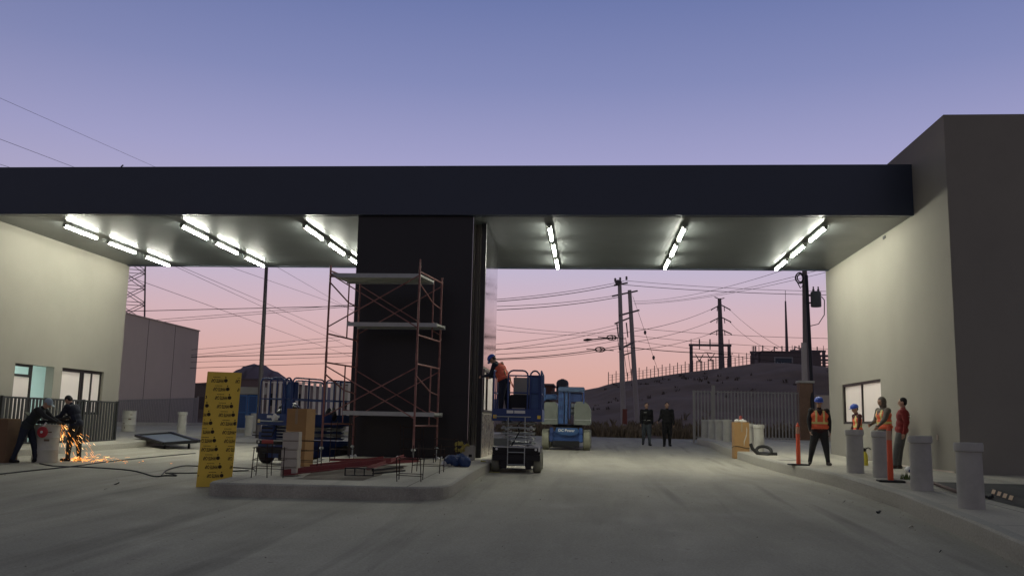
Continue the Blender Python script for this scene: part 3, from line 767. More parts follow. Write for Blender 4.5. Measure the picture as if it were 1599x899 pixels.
# cartons
def carton(name, l, p, d, m_, rz_=0, tape=True, lean=0):
    t = thing(name, l, 'box', p, rz_)
    m = MB(); m.box((0, 0, d[2]/2), d, bev=.006); m.build('body', m_, t)
    if tape:
        m = MB(); m.box((0, 0, d[2]+.001), (.06, d[1]*.98, .002)); m.box((0, -d[1]/2-.001, d[2]*.86), (.06, .002, d[2]*.26)); m.build('tape', mat('tape_tan', (.30, .22, .13), .4), t)
    return t
carton('cardboard_box', 'tall brown cardboard carton standing on end behind the stacked pale cartons', G(466, 727, .22), (.46, .38, 1.18), M_card, -.2)
for k in range(5):
    p = G(453, 742, .22); t = carton('pale_carton', '%s pale carton of the stack in front of the blue scissor lift' % ['lowest', 'second', 'third', 'fourth', 'topmost'][k], p+Vector((rnd.uniform(-.01, .01), 0, k*.158)), (.29, .30, .156), M_cardp, .08+rnd.uniform(-.03, .03), False)
    t['category'] = 'box'; t['group'] = 'stack of pale cartons'
    m = MB(); m.box((0, -.152, .15), (.28, .003, .006)); m.build('lid_seam', M_ink, t)
wp = G(1158, 716); wc = carton('wrapped_carton', 'tall tan wrapped carton strapped with a cord at the edge of the right kerb', wp+Vector((0, .15, 0)), (.52, .42, 1.26), M_card, .06)
m = MB(); pts = []
for k in range(33):
    a = 2*math.pi*k/32; c, s_ = math.cos(a), math.sin(a); q = max(abs(c)/.27, abs(s_)/.22); pts.append((c/q, s_/q, .40+.03*math.sin(a*2)))
m.tube(pts, .012, 5, caps=False); m.build('cord', M_rubber, wc)
m = MB(); m.add([(.07, -.213, .42), (.10, -.213, .60), (.17, -.213, .78), (.19, -.213, 1.0), (.16, -.213, 1.12), (.15, -.213, .85), (.06, -.213, .60)], [(0, 1, 6), (1, 2, 5, 6), (2, 3, 4, 5)]); m.build('torn_wrap', M_cardp, wc)
m = MB()
for x, y, s_ in ((-.12, 0, .1), (.05, .05, .12), (.15, -.06, .07)): m.ell((x, y, 1.27+s_*.3), (s_, s_*.8, s_*.6), n=8, m=6)
tag(m.build('crumpled_wrap', M_white, loc=wp+Vector((0, .15, 0))), 'crumpled pale wrapping lying on top of the tall wrapped carton', 'wrapping')
m = MB(); m.tube([(0, 0, 1.28), (.02, 0, 1.38)], .05, 8); m.lathe([(.06, 0), (.05, .1), (.02, .13)], (.02, 0, 1.36), 10)
tag(m.build('red_bottle', mat('dull_red', (.25, .05, .04), .6), loc=wp+Vector((0, .18, 0))), 'small red container on top of the tall wrapped carton', 'bottle')
bx = P(-2, 722, 20.6); bx.z = gz(20.6)
carton('brown_crate', 'brown cardboard carton cut by the left edge of the photo beside the workers', bx+Vector((-.02, 0, 0)), (.62, .5, 1.02), M_card2, .0)
# ================================================================== MACHINES
def wheel(parent, c, r, w, m_t=M_tyre, m_r=M_rim, axis='x'):
    M = Matrix.Rotation(math.pi/2, 3, 'Y') if axis == 'x' else Matrix.Rotation(math.pi/2, 3, 'X')
    m = MB(); m.lathe([(r*.55, -w/2), (r*.9, -w/2), (r, -w/2+.03), (r, w/2-.03), (r*.9, w/2), (r*.55, w/2)], (0, 0, 0), 28, 0, M)
    o = m.build('wheel', m_t, parent, smooth=True); o.location = c
    m = MB(); m.lathe([(0.0, -w*.36), (r*.2, -w*.40), (r*.56, -w*.3), (r*.56, w*.3), (r*.2, w*.40), (0, w*.36)], (0, 0, 0), 20, 0, M); m.build('rim', m_r, o, smooth=True)
    return o
def rails(parent, x0, x1, y0, y1, z0, h, m_, name='guard_rail', gate_side=None, r=.021):
    """a loop of rounded tube rail around the platform, with posts and a mid rail"""
    def side(a, b, n=2, curved=True):
        a, b = Vector(a), Vector(b); m = MB(); d = (b-a).normalized(); rr = .12
        up = Vector((0, 0, 1))
        pts = [a, a+up*(h-rr)]+[a+up*(h-rr+rr*math.sin(t))+d*(rr-rr*math.cos(t)) for t in (.5, 1.05, 1.57)]
        pts += [b-d*(rr-rr*math.cos(t))+up*(h-rr+rr*math.sin(t)) for t in (1.57, 1.05, .5)]+[b+up*(h-rr), b]
        m.tube(pts, r, 7); m.tube([a+up*h*.5, b+up*h*.5], r*.85, 6)
        L = (b-a).length
        for k in range(1, n): p = a+d*L*k/n; m.tube([p, p+up*h], r*.85, 6)
        m.build(name, m_, parent, smooth=True)
    return side
def scissor_lift(label, loc_, rz_, deck, L=2.4, Wd=1.17, blue=M_navy, rail_m=M_navy, tyre=M_tyre, ladder=True, arms=M_cowl, dark=False):
    t = thing('scissor_lift', label, 'scissor lift', loc_, rz_)
    hw, hl = Wd/2, L/2
    m = MB(); m.bb(-hw+.17, hw-.17, -hl+.05, hl-.05, .16, .50, bev=.02); m.bb(-hw+.02, hw-.02, -hl+.02, hl-.02, .42, .58, bev=.02); m.build('chassis', M_navy if dark else M_dark, t)
    m = MB(); m.bb(-hw+.02, hw-.02, -hl-.03, -hl+.015, .50, .60, bev=.01); m.bb(-hw+.02, hw-.02, -hl-.02, -hl+.015, .28, .42, bev=.01); m.build('bumper', M_dark, t)
    m = MB(); m.bb(-hw+.06, hw-.06, -hl-.045, -hl-.032, .585, .615); m.build('bumper_bar', M_galv, t)
    for sx in (-1, 1):
        m = MB(); m.bb(sx*.22, sx*(hw-.22), -hl-.015, -hl+.03, .10, .27, bev=.01); m.build('step_plate', M_dark, t)
    if dark:
        m = MB(); m.bb(-hw+.10, -.02, -hl+.03, -hl+.6, .60, deck-.13, bev=.02); m.build('battery_box', blue, t)
        m = MB()
        for z in (.70, .80, .90): m.bb(-hw+.14, -.06, -hl+.018, -hl+.029, z-.02, z+.02)
        m.build('vent_slot', M_dark, t)
    for sx in (-1, 1):
        for y in (-hl+.30, hl-.30): wheel(t, (sx*(hw-.09), y, .235), .235, .19, tyre)
    # folded scissor stack
    n = 5; zz0, zz1 = .60, deck-.10; st = (zz1-zz0)/n
    for k in range(n):
        zc = zz0+st*(k+.5)
        for fl in (-1, 1):
            m = MB()
            for sx in (-1, 1):
                x = sx*(hw-.26-.06*(fl > 0))
                m.beam((x, -hl+.14, zc-fl*st*.26), (x, hl-.14, zc+fl*st*.26), st*.42, .045)
            m.build('scissor_arm', arms if (k+fl) % 2 else M_galv, t)
        for y in (-hl+.15, hl-.15):
            m = MB(); m.tube([(-hw+.2, y, zc), (hw-.2, y, zc)], .022, 8); m.build('cross_pin', M_galv, t, smooth=True)
    # platform tray
    m = MB(); m.bb(-hw, hw, -hl, hl, deck-.10, deck); m.bb(-hw-.012, -hw+.02, -hl, hl, deck-.12, deck+.17); m.bb(hw-.02, hw+.012, -hl, hl, deck-.12, deck+.17)
    m.bb(-hw+.02, hw-.02, -hl-.012, -hl+.02, deck-.118, deck+.168); m.bb(-hw+.02, hw-.02, hl-.02, hl+.012, deck-.118, deck+.168); m.build('platform', blue, t)
    m = MB(); m.tube([(-hw+.05, -hl-.03, deck-.02), (hw-.25, -hl-.03, deck-.02)], .014, 6); m.build('pull_bar', M_galv, t)
    m = MB(); m.bb(-hw+.34, -hw+.50, -hl-.018, -hl-.013, deck+.06, deck+.13); m.bb(-hw+.52, -hw+.78, -hl-.018, -hl-.013, deck+.06, deck+.13); m.build('warning_decal', M_white, t)
    sd = rails(t, 0, 0, 0, 0, 0, 1.06, rail_m)
    z = deck+.02; h = 1.06
    side = rails(t, 0, 0, 0, 0, 0, h, rail_m)
    a = .0
    side((-hw+.02, -hl+.02, z), (-hw+.02, 0-.03, z), 2); side((-hw+.02, .03, z), (-hw+.02, hl-.02, z), 2)
    side((hw-.02, -hl+.02, z), (hw-.02, -.03, z), 2); side((hw-.02, .03, z), (hw-.02, hl-.02, z), 2)
    side((-hw+.06, hl-.02, z), (hw-.06, hl-.02, z), 3)
    side((-hw+.36, -hl+.02, z), (hw-.34, -hl+.02, z), 1); side((hw-.28, -hl+.02, z), (hw-.06, -hl+.02, z), 1)
    m = MB(); m.bb(hw-.30, hw-.06, -hl+.10, -hl+.28, deck+.55, deck+.98, bev=.02); o = m.build('control_box', blue, t)
    m = MB(); m.bb(hw-.28, hw-.08, -hl+.05, -hl+.095, deck+.12, deck+.92); m.build('side_panel', M_lblue, t)
    # hydraulic hoses and small lights on the chassis end
    m = MB(); m.tube([(-.12, -hl+.06, .62), (-.05, -hl+.02, .75), (.06, -hl+.05, .95), (.02, -hl+.04, 1.12), (.12, -hl+.06, deck-.12)], .014, 6); m.build('hydraulic_hose', M_rubber, t, smooth=True)
    for sx in (-1, 1):
        m = MB(); m.lathe([(.03, 0), (.03, .012), (0, .014)], (sx*(hw-.12), -hl-.03, .55), 10, 0, Matrix.Rotation(math.pi/2, 3, 'X')); m.build('lamp_lens', M_white, t)
        m = MB(); m.bb(sx*(hw-.02), sx*(hw-.10), -hl-.016, -hl-.013, deck-.06, deck+.02); m.build('hazard_decal', M_yellow, t)
    if ladder:
        m = MB()
        for x in (-.20, .20): m.tube([(x, -hl-.05, .16), (x, -hl-.05, deck-.03)], .013, 6)
        for k in range(4): m.tube([(-.20, -hl-.05, .19+k*.29), (.20, -hl-.05, .19+k*.29)], .013, 6)
        m.build('ladder', M_galv, t)
    m = MB(); m.bb(-hw+.04, -.15, -hl+.03, -hl+.06, .62, .80); m.build('battery_cover', M_cowl if not dark else M_navy, t)
    m = MB(); m.bb(hw-.06, hw-.02, -hl-.035, -hl-.031, .50, .62); m.build('marker_decal', M_white, t)
    return t
DECK = 1.33
liftR = scissor_lift('blue scissor lift with folded pale arms carrying a worker beside the booth', (-1.77, 21.75+1.2, 0), R(1.5), DECK)
liftL = scissor_lift('dark blue scissor lift parked left of the red scaffold behind the cartons', (-7.50, 23.85, 0), R(-26), 1.10, tyre=M_tyred, ladder=False, arms=M_navy, dark=True)
# things carried on the decks
def on_lift(t, p): return Matrix.Translation(t.location)@Matrix.Rotation(t.rotation_euler.z, 4, 'Z')@Vector(p)
t = thing('tool_case', 'large dark case with a pale label lying on the deck of the right scissor lift', 'case', on_lift(liftR, (.05, -.45, DECK+.002)), .1)
m = MB(); m.bb(-.28, .28, -.2, .2, 0, .52, bev=.03); m.build('body', M_rubber, t)
m = MB(); m.bb(-.22, .1, -.205, -.2015, .06, .2); m.build('label_plate', M_cardp, t)
t = thing('cover_sheet', 'small pale grey sheet standing on the right scissor lift deck behind the rail', 'sheet', on_lift(liftR, (.12, .2, DECK+.002)), 0)
m = MB(); m.bb(-.30, .28, 0, .03, .35, .98); m.build('sheet', mat('grey_sheet', (.30, .31, .28), .6, var=.1), t)
m = MB()
for x in (-.26, .24): m.bb(x-.02, x+.02, .031, .06, 0, .9)
m.build('frame', M_dark, t)
# dark bag heap and hard hat bundle on the left lift
def heap(name, label, cat, c, r, mt_, seed=1, n=5, spread=.5):
    q = random.Random(seed); m = MB()
    for k in range(n):
        m.ell((q.uniform(-1, 1)*r[0]*spread, q.uniform(-1, 1)*r[1]*spread, r[2]*q.uniform(.35, .6)), (r[0]*q.uniform(.45, .75), r[1]*q.uniform(.45, .75), r[2]*q.uniform(.4, .6)), Matrix.Rotation(q.uniform(0, 3), 3, 'Z'), 10, 7)
    m.v = [(x+.02*math.sin(y*37+z*20), y+.02*math.sin(x*41+z*23), max(0, z+.015*math.sin(x*53+y*31))) for x, y, z in m.v]
    return tag(m.build(name, mt_, smooth=True, loc=c), label, cat)
bagm = mat('black_bag', (.010, .010, .012), .35, var=.3)
pb = P(447, 655, 22.9); heap('black_bag', 'black plastic bag heaped on the near corner of the left scissor lift', 'bag', (pb.x, 23.05, 1.10), (.36, .3, .42), bagm, 3, 6)
pb = P(434, 652, 22.9); heap('white_rag', 'small white rag hanging at the foot of the black bag', 'rag', (pb.x, 22.62, 1.10), (.11, .07, .15), M_white, 5, 4)
pb = P(489, 645, 23.6); heap('straw_hat', 'yellowish crumpled bundle on the deck of the left scissor lift', 'bundle', (pb.x, 23.6, 1.10), (.22, .2, .24), mat('straw', (.42, .34, .16), .8, var=.2), 8, 5)
pb = P(512, 635, 23.6); heap('dark_tool_bag', 'small dark tool bag beside the yellowish bundle', 'bag', (pb.x, 24.0, 1.10), (.2, .16, .34), bagm, 9, 4)

# articulated boom lift
by = 35.6; bxl, bxr = P(845, 702, by).x, P(922, 702, by).x
bl_ = thing('boom_lift', 'blue and grey boom lift parked in the lane behind the right scissor lift', 'boom lift', ((bxl+bxr)/2, by+.1, gz(by)), R(-1))
Wb = bxr-bxl; hb = Wb/2
for sx in (-1, 1):
    for y in (.34, 2.3): wheel(bl_, (sx*(hb-.15), y, .40), .40, .28, M_tyre)
m = MB(); m.bb(-hb+.30, hb-.30, .1, 2.6, .30, .72, bev=.03); m.build('chassis', M_blue, bl_)
m = MB(); m.bb(-.52, .52, -.05, .12, .12, .36, bev=.02); m.build('underbody', M_dark, bl_)
m = MB(); poly = [(-.38, 0, .86), (.40, 0, .86), (.46, 0, .80), (.46, 0, .68), (.38, 0, .60), (.15, 0, .56), (-.25, 0, .60), (-.42, 0, .70), (-.42, 0, .82)]
m.prism(poly, (.02, -.08, 0), (.02, .14, 0)); fp = m.build('front_cover', mat('cover_blue', (.03, .085, .22), .4, var=.1), bl_)
m = MB(); text_mesh(m, 'DC Power', .145, Matrix.Translation((.02, -.084, .755))@Matrix.Rotation(math.pi/2, 4, 'X'), .002, bold=True); m.build('lettering', M_white, fp)
for sx in (-1, 1):
    m = MB(); m.bb(sx*.50, sx*(hb-.30), -.06, .12, .33, .60, bev=.02); m.bb(sx*.50, sx*(hb-.31), -.02, .14, .63, .86, bev=.02); m.build('side_box', M_blue if sx > 0 else M_navy, bl_)
m = MB(); m.lathe([(.62, .88), (.62, .98), (.5, 1.0)], (0, 1.2, 0), 24); m.build('turntable', M_dark, bl_)
for sx in (-1, 1):   # rounded grey cowls
    m = MB(); x0, x1 = (.30, .96) if sx > 0 else (-.98, -.34)
    prof = [(x0, .98), (x1-.04, .98), (x1, 1.04), (x1+.0, 1.55), (x1-.10*sx*(1 if sx > 0 else 0)-.02, 1.78), (x1-.24, 1.88), (x0+.08, 1.88), (x0, 1.7)] if sx > 0 else [(x0, 1.04), (x0+.04, .98), (x1, .98), (x1, 1.72), (x1-.1, 1.84), (x0+.16, 1.84), (x0+.02, 1.68), (x0, 1.5)]
    m.prism([(a, 0, b) for a, b in prof], (0, .12, 0), (0, 2.2, 0)); cw = m.build('cowl', M_cowl, bl_)
    m = MB(); m.bb(x0+.02, x1-.02, .10, .118, 1.16, 1.185); m.build('cowl_seam', M_galv, cw)
m = MB(); m.bb(-.32, -.10, .10, .5, 1.0, 2.38, bev=.02); m.bb(-.07, .05, .12, .5, 1.0, 2.3, bev=.02); m.build('mast', M_lblue, bl_)
m = MB()
for z in (1.30, 1.62, 1.95, 2.22): m.bb(-.28, -.13, .085, .11, z-.07, z+.07, bev=.01)
m.build('mast_recess', M_navy, bl_)
m = MB(); m.bb(-.34, .70, .02, .45, 2.24, 2.44, bev=.03); m.build('boom_yoke', mat('yoke_blue', (.06, .10, .19), .5, var=.1), bl_)
m = MB(); m.bb(.12, .60, .2, .5, 1.86, 2.22, bev=.02); m.bb(.64, .70, .1, .4, 1.80, 2.24); m.bb(.09, .16, .1, .4, 1.2, 2.24); m.build('boom_link', M_navy, bl_)
m = MB(); m.bb(.14, .60, .3, 2.8, 1.35, 1.80, bev=.03); m.build('boom_arm', mat('boom_grey', (.28, .31, .36), .5, var=.1), bl_)
m = MB(); m.bb(.16, .62, .22, .26, 1.60, 1.66); m.bb(.16, .62, .22, .26, 1.42, 1.47); m.build('hose_bracket', M_dark, bl_)
m = MB(); m.bb(-.95, -.40, .6, 1.2, 1.95, 2.16, bev=.03); m.tube([(-.9, .6, 1.9), (-.9, .6, 2.42)], .05, 8); m.build('counter_link', M_lblue, bl_)

# ================================================================== STEEL, REBAR, SMALL THINGS ON THE ISLAND
def rod(name, label, cat, a, b, w, h, mt_, group=None):
    a, b = Vector(a), Vector(b); m = MB(); d = b-a
    # an angle profile: two legs
    m.beam((0, 0, 0), d, w, h*.18, up=(0, 0, 1)); 
    side = Vector((0, 0, 1)).cross(d).normalized()
    m.beam(side*(w*.42)+Vector((0, 0, h*.45)), d+side*(w*.42)+Vector((0, 0, h*.45)), w*.16, h*.9)
    return tag(m.build(name, mt_, loc=a), label, cat, group)
M_redst = mat('steel_red_primer', (.20, .035, .035), .55, .1, var=.3, scale=5)
i0 = .255
rod('steel_angle', 'longest red primed steel angle, nearest on the island', 'steel bar', G(443, 741, i0), G(612, 722, i0+.12), .085, .10, M_redst, 'red steel bars lying on the island')
rod('steel_angle', 'red primed steel angle just behind the longest one', 'steel bar', G(470, 735, i0+.02), G(655, 720, i0+.06), .065, .08, M_redst, 'red steel bars lying on the island')
rod('steel_angle', 'thin red primed steel angle, third from the front', 'steel bar', G(485, 729, i0), G(600, 716, i0+.1), .055, .06, M_redst, 'red steel bars lying on the island')
rod('steel_angle', 'short red primed steel bar farthest back by the scaffold foot', 'steel bar', G(515, 719, i0), G(650, 717, i0+.02), .05, .05, M_redst, 'red steel bars lying on the island')
rod('steel_angle', 'red primed steel bar crossing the others and pointing at the scaffold', 'steel bar', G(575, 733, i0+.1), G(632, 713, i0+.14), .055, .06, M_redst, 'red steel bars lying on the island')
ch = thing('steel_bracket', 'small dark steel ladder shaped bracket lying on the dirt patch', 'bracket', G(538, 742, .27), R(8))
m = MB(); m.bb(0, .52, -.03, .03, .0, .02); m.bb(0, .52, -.03, .03, .12, .14)
for x in (.0, .17, .34, .5): m.bb(x, x+.02, -.028, .028, .02, .12)
m.build('frame', M_dark, ch)
m = MB(); m.beam((.5, 0, .1), (.95, 1.0, .12), .05, .04); m.beam((.5, .1, .04), (1.0, 1.1, .05), .04, .03); m.build('arm', M_dark, ch)
def rebar_cage(label, base, w, d, h, nx=2, rz_=0, hoops=2, ext=.0, tall=None, seed=0):
    q = random.Random(seed); t = thing('rebar_cage', label, 'rebar cage', base, rz_, 'rebar cages standing out of the island')
    pts = [(-w/2, -d/2), (w/2, -d/2), (w/2, d/2), (-w/2, d/2)]+([(0, -d/2), (0, d/2)] if nx > 2 else [])
    for i, (x, y) in enumerate(pts):
        m = MB(); hh = h*(1+q.uniform(-.08, .12)); m.tube([(x, y, -.03), (x+q.uniform(-.03, .03), y+q.uniform(-.03, .03), hh)], .009, 6); m.build('rebar', M_rebar, t)
    for k in range(hoops):
        z = h*(.28+.62*k/max(1, hoops-1))+q.uniform(-.02, .02); m = MB(); c = [(-w/2, -d/2, z), (w/2, -d/2, z+q.uniform(-.02, .02)), (w/2, d/2, z), (-w/2, d/2, z+.01), (-w/2, -d/2, z)]
        m.tube(c, .0065, 5); m.build('hoop', M_rebar, t)
    return t
c1 = G(411, 746, .22); rebar_cage('rebar cage at the left end of the island with a red roller on top', c1+Vector((0, .3, 0)), .55, .5, .56, 3, .2, 3, seed=1)
t = thing('paint_roller', 'small red roller resting on the leftmost rebar cage', 'roller', c1+Vector((-.05, .25, .585)), .4)
m = MB(); m.tube([(-.1, 0, .04), (.1, 0, .04)], .036, 12); m.build('sleeve', mat('roller_red', (.35, .07, .06), .9), t)
m = MB(); m.tube([(.1, 0, .04), (.15, 0, .04), (.15, 0, -.02), (.0, -.02, -.02)], .006, 5); m.build('handle', M_dark, t)
rebar_cage('rebar cage right behind the stacked pale cartons', G(480, 733, .22), .45, .45, .60, 2, .1, 3, seed=2)
rebar_cage('tall rebar cage between the scaffold and the scissor lift', G(522, 722, .22)+Vector((0, .6, 0)), .45, .4, .95, 2, .0, 3, seed=3)
rebar_cage('nearest right rebar cage of bent bars by the rounded island corner', G(640, 750, .22), .42, .40, .42, 2, .12, 2, seed=4)
rebar_cage('rebar cage behind the nearest right one, by the scaffold leg', G(668, 737, .22), .55, .40, .50, 2, -.05, 2, seed=5)
rebar_cage('rebar cage against the foot of the black booth panel', G(695, 722, .22), .5, .45, .62, 2, .05, 3, seed=6)
rebar_cage('tall dim rebar cage inside the right end of the scaffold', G(640, 716, .22)+Vector((0, .2, 0)), .5, .45, .85, 2, .0, 3, seed=7)

# tools by the booth corner
gp = G(741, 716, .22); g_ = thing('generator', 'pale generator box draped with yellow straps beside the booth corner', 'generator', (gp.x-.05, 22.9, gz(23)+.22), .05)
m = MB(); m.bb(-.16, .16, -.16, .16, 0, .36, bev=.02); m.build('body', mat('gen_body', (.42, .40, .34), .6, var=.2), g_)
m = MB(); m.bb(.02, .10, -.165, -.161, .08, .15); m.build('socket', M_dark, g_)
m = MB(); q = random.Random(4)
for k in range(14):
    x = q.uniform(-.36, .02); z = q.uniform(.20, .42); m.box((x, -.18+q.uniform(-.04, .05), z), (q.uniform(.08, .16), .03, q.uniform(.04, .09)), Matrix.Rotation(q.uniform(-.9, .9), 3, 'Y')@Matrix.Rotation(q.uniform(-.4, .4), 3, 'X'), bev=.008)
m.build('harness_heap', mat('strap_yellow', (.40, .34, .08), .8, var=.35, scale=14), g_)
pbg = G(726, 716, .22); heap('tool_backpack', 'black tool backpack leaning at the foot of the booth corner', 'bag', (-3.22, 22.95, gz(23)+.22), (.17, .15, .48), bagm, 12, 5, .35)
pbl = G(712, 728, .22); heap('blue_tool_bag', 'blue tool bag lying on the island left of the generator', 'bag', (pbl.x, pbl.y+.1, pbl.z), (.27, .16, .24), mat('bag_blue', (.018, .045, .13), .6, var=.4, scale=14), 15, 9, .8)
heap('white_sack', 'small white sack beside the blue tool bag', 'sack', (pbl.x-.22, pbl.y, pbl.z), (.09, .08, .12), M_white, 17, 4)
sl = MB(); a = Vector((-2.62, 22.2, gz(22)+.24)); sl.tube([a, a+Vector((.12, -.1, -.02)), a+Vector((.20, -.3, -.22)), a+Vector((.28, -.5, -.25)), a+Vector((.5, -.45, -.25))], .022, 6)
tag(sl.build('yellow_hose', mat('hose_yellow', (.40, .36, .08), .6)), 'short yellowish hose hanging over the island kerb', 'hose')
for (px, py), l, s_ in (((549, 713), 'white rag at the foot of the back left scaffold leg', .09), ((622, 716), 'white rag lying on the red steel bars', .11), ((684, 716), 'pale rag at the foot of the back right scaffold leg', .08)):
    p = G(px+6, py, .24); heap('rag', l, 'rag', (p.x, p.y-.2, p.z), (s_, s_*.8, s_*.7), M_white, int(px), 4)

# ================================================================== RIGHT PAVEMENT THINGS
p = G(1188, 710, .26); hs = thing('coiled_hose', 'thick black hose coiled at the kerb beside the wrapped carton', 'hose', p, 0)
m = MB(); pts = []
for k in range(40):
    a = k/39*2.2*math.pi*1.6; pts.append((.30+.22*math.cos(a)-.2, .12*math.sin(a*.9)-.0, .14+.13*math.sin(a)))
m.tube(pts, .05, 8); m.tube([(-.32, 0, .35), (-.26, 0, .2), (-.12, -.03, .06), (.1, -.05, .045), (.5, -.02, .045)], .055, 8); m.build('hose', M_rubber, hs, smooth=True)
# reddish pipe, rubber wheel stop
a, b = G(1457, 753, .30), G(1500, 769, .30); m = MB(); m.tube([Vector((0, 0, 0)), b-a], .03, 8); tag(m.build('steel_pipe', mat('pipe_rust', (.10, .055, .045), .7, var=.2), loc=a), 'rusty pipe lying along the pavement edge between the two nearest bollards', 'pipe')
a, b = G(1553, 771, .27), G(1625, 796, .27); wsr = thing('wheel_stop', 'black rubber wheel stop with yellow reflectors at the right edge', 'wheel stop', a, math.atan2((b-a).y, (b-a).x))
L = (b-a).length; m = MB(); m.prism([(0, -.075, 0), (0, .075, 0), (0, .045, .09), (0, -.045, .09)], (0, 0, 0), (L, 0, (b-a).z)); m.build('body', M_rubber, wsr)
for x in (.10, .42, .74, 1.06):
    if x < L-.2:
        m = MB(); zz = (b-a).z*x/L; m.add([(x, -.0765, .02+zz), (x+.2, -.0765, .02+zz), (x+.2, -.05, .086+zz), (x, -.05, .086+zz)], [(0, 1, 2, 3)]); m.build('reflector', mat('reflector_yellow', (.6, .42, .22), .5), wsr)
p = G(1544, 778, .27); heap('black_plug', 'small black rubber lump beside the nearest bollard', 'debris', p, (.09, .06, .06), M_rubber, 3, 3)
# yellow fire extinguisher-like bottle and the small things at the wall foot
p = G(1353, 727, .26); ex = thing('yellow_sprayer', 'yellow bottle with black nozzle standing between the second and third bollards', 'sprayer', (p.x+.05, p.y+.3, p.z), 0)
m = MB(); m.lathe([(.075, 0), (.08, .03), (.08, .26), (.05, .33), (.03, .36)], n=16); m.build('body', mat('sprayer_yellow', (.60, .52, .05), .5), ex, smooth=True)
m = MB(); m.lathe([(.03, .36), (.05, .38), (.05, .43), (.02, .45)], n=12); m.tube([(0, 0, .42), (.10, 0, .46), (.16, 0, .42)], .018, 6); m.build('nozzle', M_rubber, ex)
p = G(1419, 737, .26); hh_ = thing('spare_helmet', 'white and blue helmet lying at the wall foot behind the bollard', 'helmet', (p.x, p.y, p.z), 0)
m = MB(); m.ell((0, 0, .06), (.085, .10, .075)); m.build('shell', M_white, hh_, smooth=True); m = MB(); m.ell((.03, -.03, .045), (.085, .09, .055)); m.build('visor', M_navy, hh_, smooth=True)
p = G(1416, 748, .26); m = MB(); q = random.Random(2)
for k in range(60):
    a = q.uniform(0, 6.28); r_ = q.uniform(0, .12); x, y = math.cos(a)*r_, math.sin(a)*r_; h = q.uniform(.05, .15); m.add([(x-.012, y, 0), (x+.012, y, 0), (x+q.uniform(-.05, .05), y+q.uniform(-.05, .05), h)], [(0, 1, 2)])
tag(m.build('weed', mat('weed_green', (.10, .14, .03), .8), loc=p), 'small green weed tuft growing at the pavement joint by the wall', 'weed')
# scraps on the road
for (px, py), l, r_, mt_ in (((1374, 801), 'dark crumpled scrap lying at the foot of the right kerb', .07, M_rubber), ((1420, 824), 'small pale scrap on the road close to the right kerb', .05, M_cardp), ((1317, 784), 'thin pale wood chip on the road', .04, M_cardp), ((1467, 862), 'tiny dark stone near the bottom right corner', .03, M_dark),
                             ((182, 756), 'small dark scrap on the left lane', .05, M_dark), ((163, 764), 'tiny pale scrap on the left lane', .03, M_cardp), ((215, 711), 'small pale pebble by the left kerb', .035, M_white), ((262, 699), 'pale chip near the grey panel', .035, M_white)):
    heap('litter_scrap', l, 'litter', G(px, py, .0), (r_, r_*.7, r_*.6), mt_, px, 3)
m = MB(); m.bb(0, .55, 0, .35, 0, .004); p = G(1219, 718, .262); o = tag(m.build('floor_stain_plate', M_dark, loc=p), 'thin dark flattened scrap on the pavement left of the orange post', 'litter'); o.rotation_euler.z = .2

# ================================================================== LEFT LANE THINGS
t1 = thing('steel_table_top', 'grey steel table panel lying low across the left kerb', 'panel', (0, 0, 0))
c4 = [G(212, 679, .34), G(272, 673, .30), G(308, 690, .36), G(256, 693, .30)]
c4 = [Vector((-14.6, 31.2, 0)), Vector((-13.0, 33.5, 0)), Vector((-12.0, 29.9, 0)), Vector((-13.8, 28.6, 0))]
Yp = 30.5
c4 = [P(212, 680, 32.2), P(268, 676, 33.2), P(308, 689, 30.0), P(256, 692.5, 29.4)]
m = MB(); m.prism(c4, (0, 0, -.05), (0, 0, 0)); m.build('plate', mat('panel_grey', (.135, .16, .165), .5, .3, var=.1), t1)
m = MB()
for i in range(4): m.beam(c4[i]+Vector((0, 0, .01)), c4[(i+1) % 4]+Vector((0, 0, .01)), .09, .09)
m.build('edge_frame', M_dark, t1)
for c in (c4[0].lerp(c4[2], .12), c4[1].lerp(c4[3], .12), c4[2].lerp(c4[0], .12), c4[3].lerp(c4[1], .12)):
    m = MB(); base = gz(c.y)+(.2 if c.x < lk(c.y) else 0); m.bb(c.x-.03, c.x+.03, c.y-.03, c.y+.03, min(base, c.z-.06), c.z-.05); m.build('leg', M_dark, t1)
m = MB(); a, b = P(264, 675, 33.5), P(313, 688, 30.6); m.beam(Vector((0, 0, 0)), b-a, .07, .07); tag(m.build('steel_bar', M_dark, loc=a), 'long dark steel bar lying over the right edge of the grey panel', 'steel bar')
def cable(label, px, r=.014, mt_=M_rubber, dz=.014):
    pts = [G(x, y, dz) for x, y in px]; out = []
    for i in range(len(pts)-1):   # smooth
        p0, p1, p2, p3 = pts[max(i-1, 0)], pts[i], pts[i+1], pts[min(i+2, len(pts)-1)]
        for k in range(5):
            t = k/5; out.append(.5*((2*p1)+(p2-p0)*t+(2*p0-5*p1+4*p2-p3)*t*t+(3*p1-p0-3*p2+p3)*t**3))
    out.append(pts[-1]); m = MB(); m.tube(out, r, 6); return tag(m.build('power_cable', mt_, smooth=True), label, 'cable', 'cables lying on the left lane')
cable('dark cable running from the left edge past the drum to the yellow sheet', [(-20, 742), (50, 734), (110, 728), (170, 720), (240, 713), (305, 707)])
cable('dark cable snaking from the drum to the loops by the yellow sheet', [(62, 723), (85, 727), (140, 729), (205, 734), (240, 743), (258, 742), (276, 742), (262, 738)])
cable('looped cable behind the yellow sheet', [(252, 742), (262, 733), (285, 727), (305, 727), (330, 728), (390, 731), (398, 735)])
cable('second loop of cable right beside the yellow sheet', [(258, 738), (300, 738), (340, 736), (388, 734)])
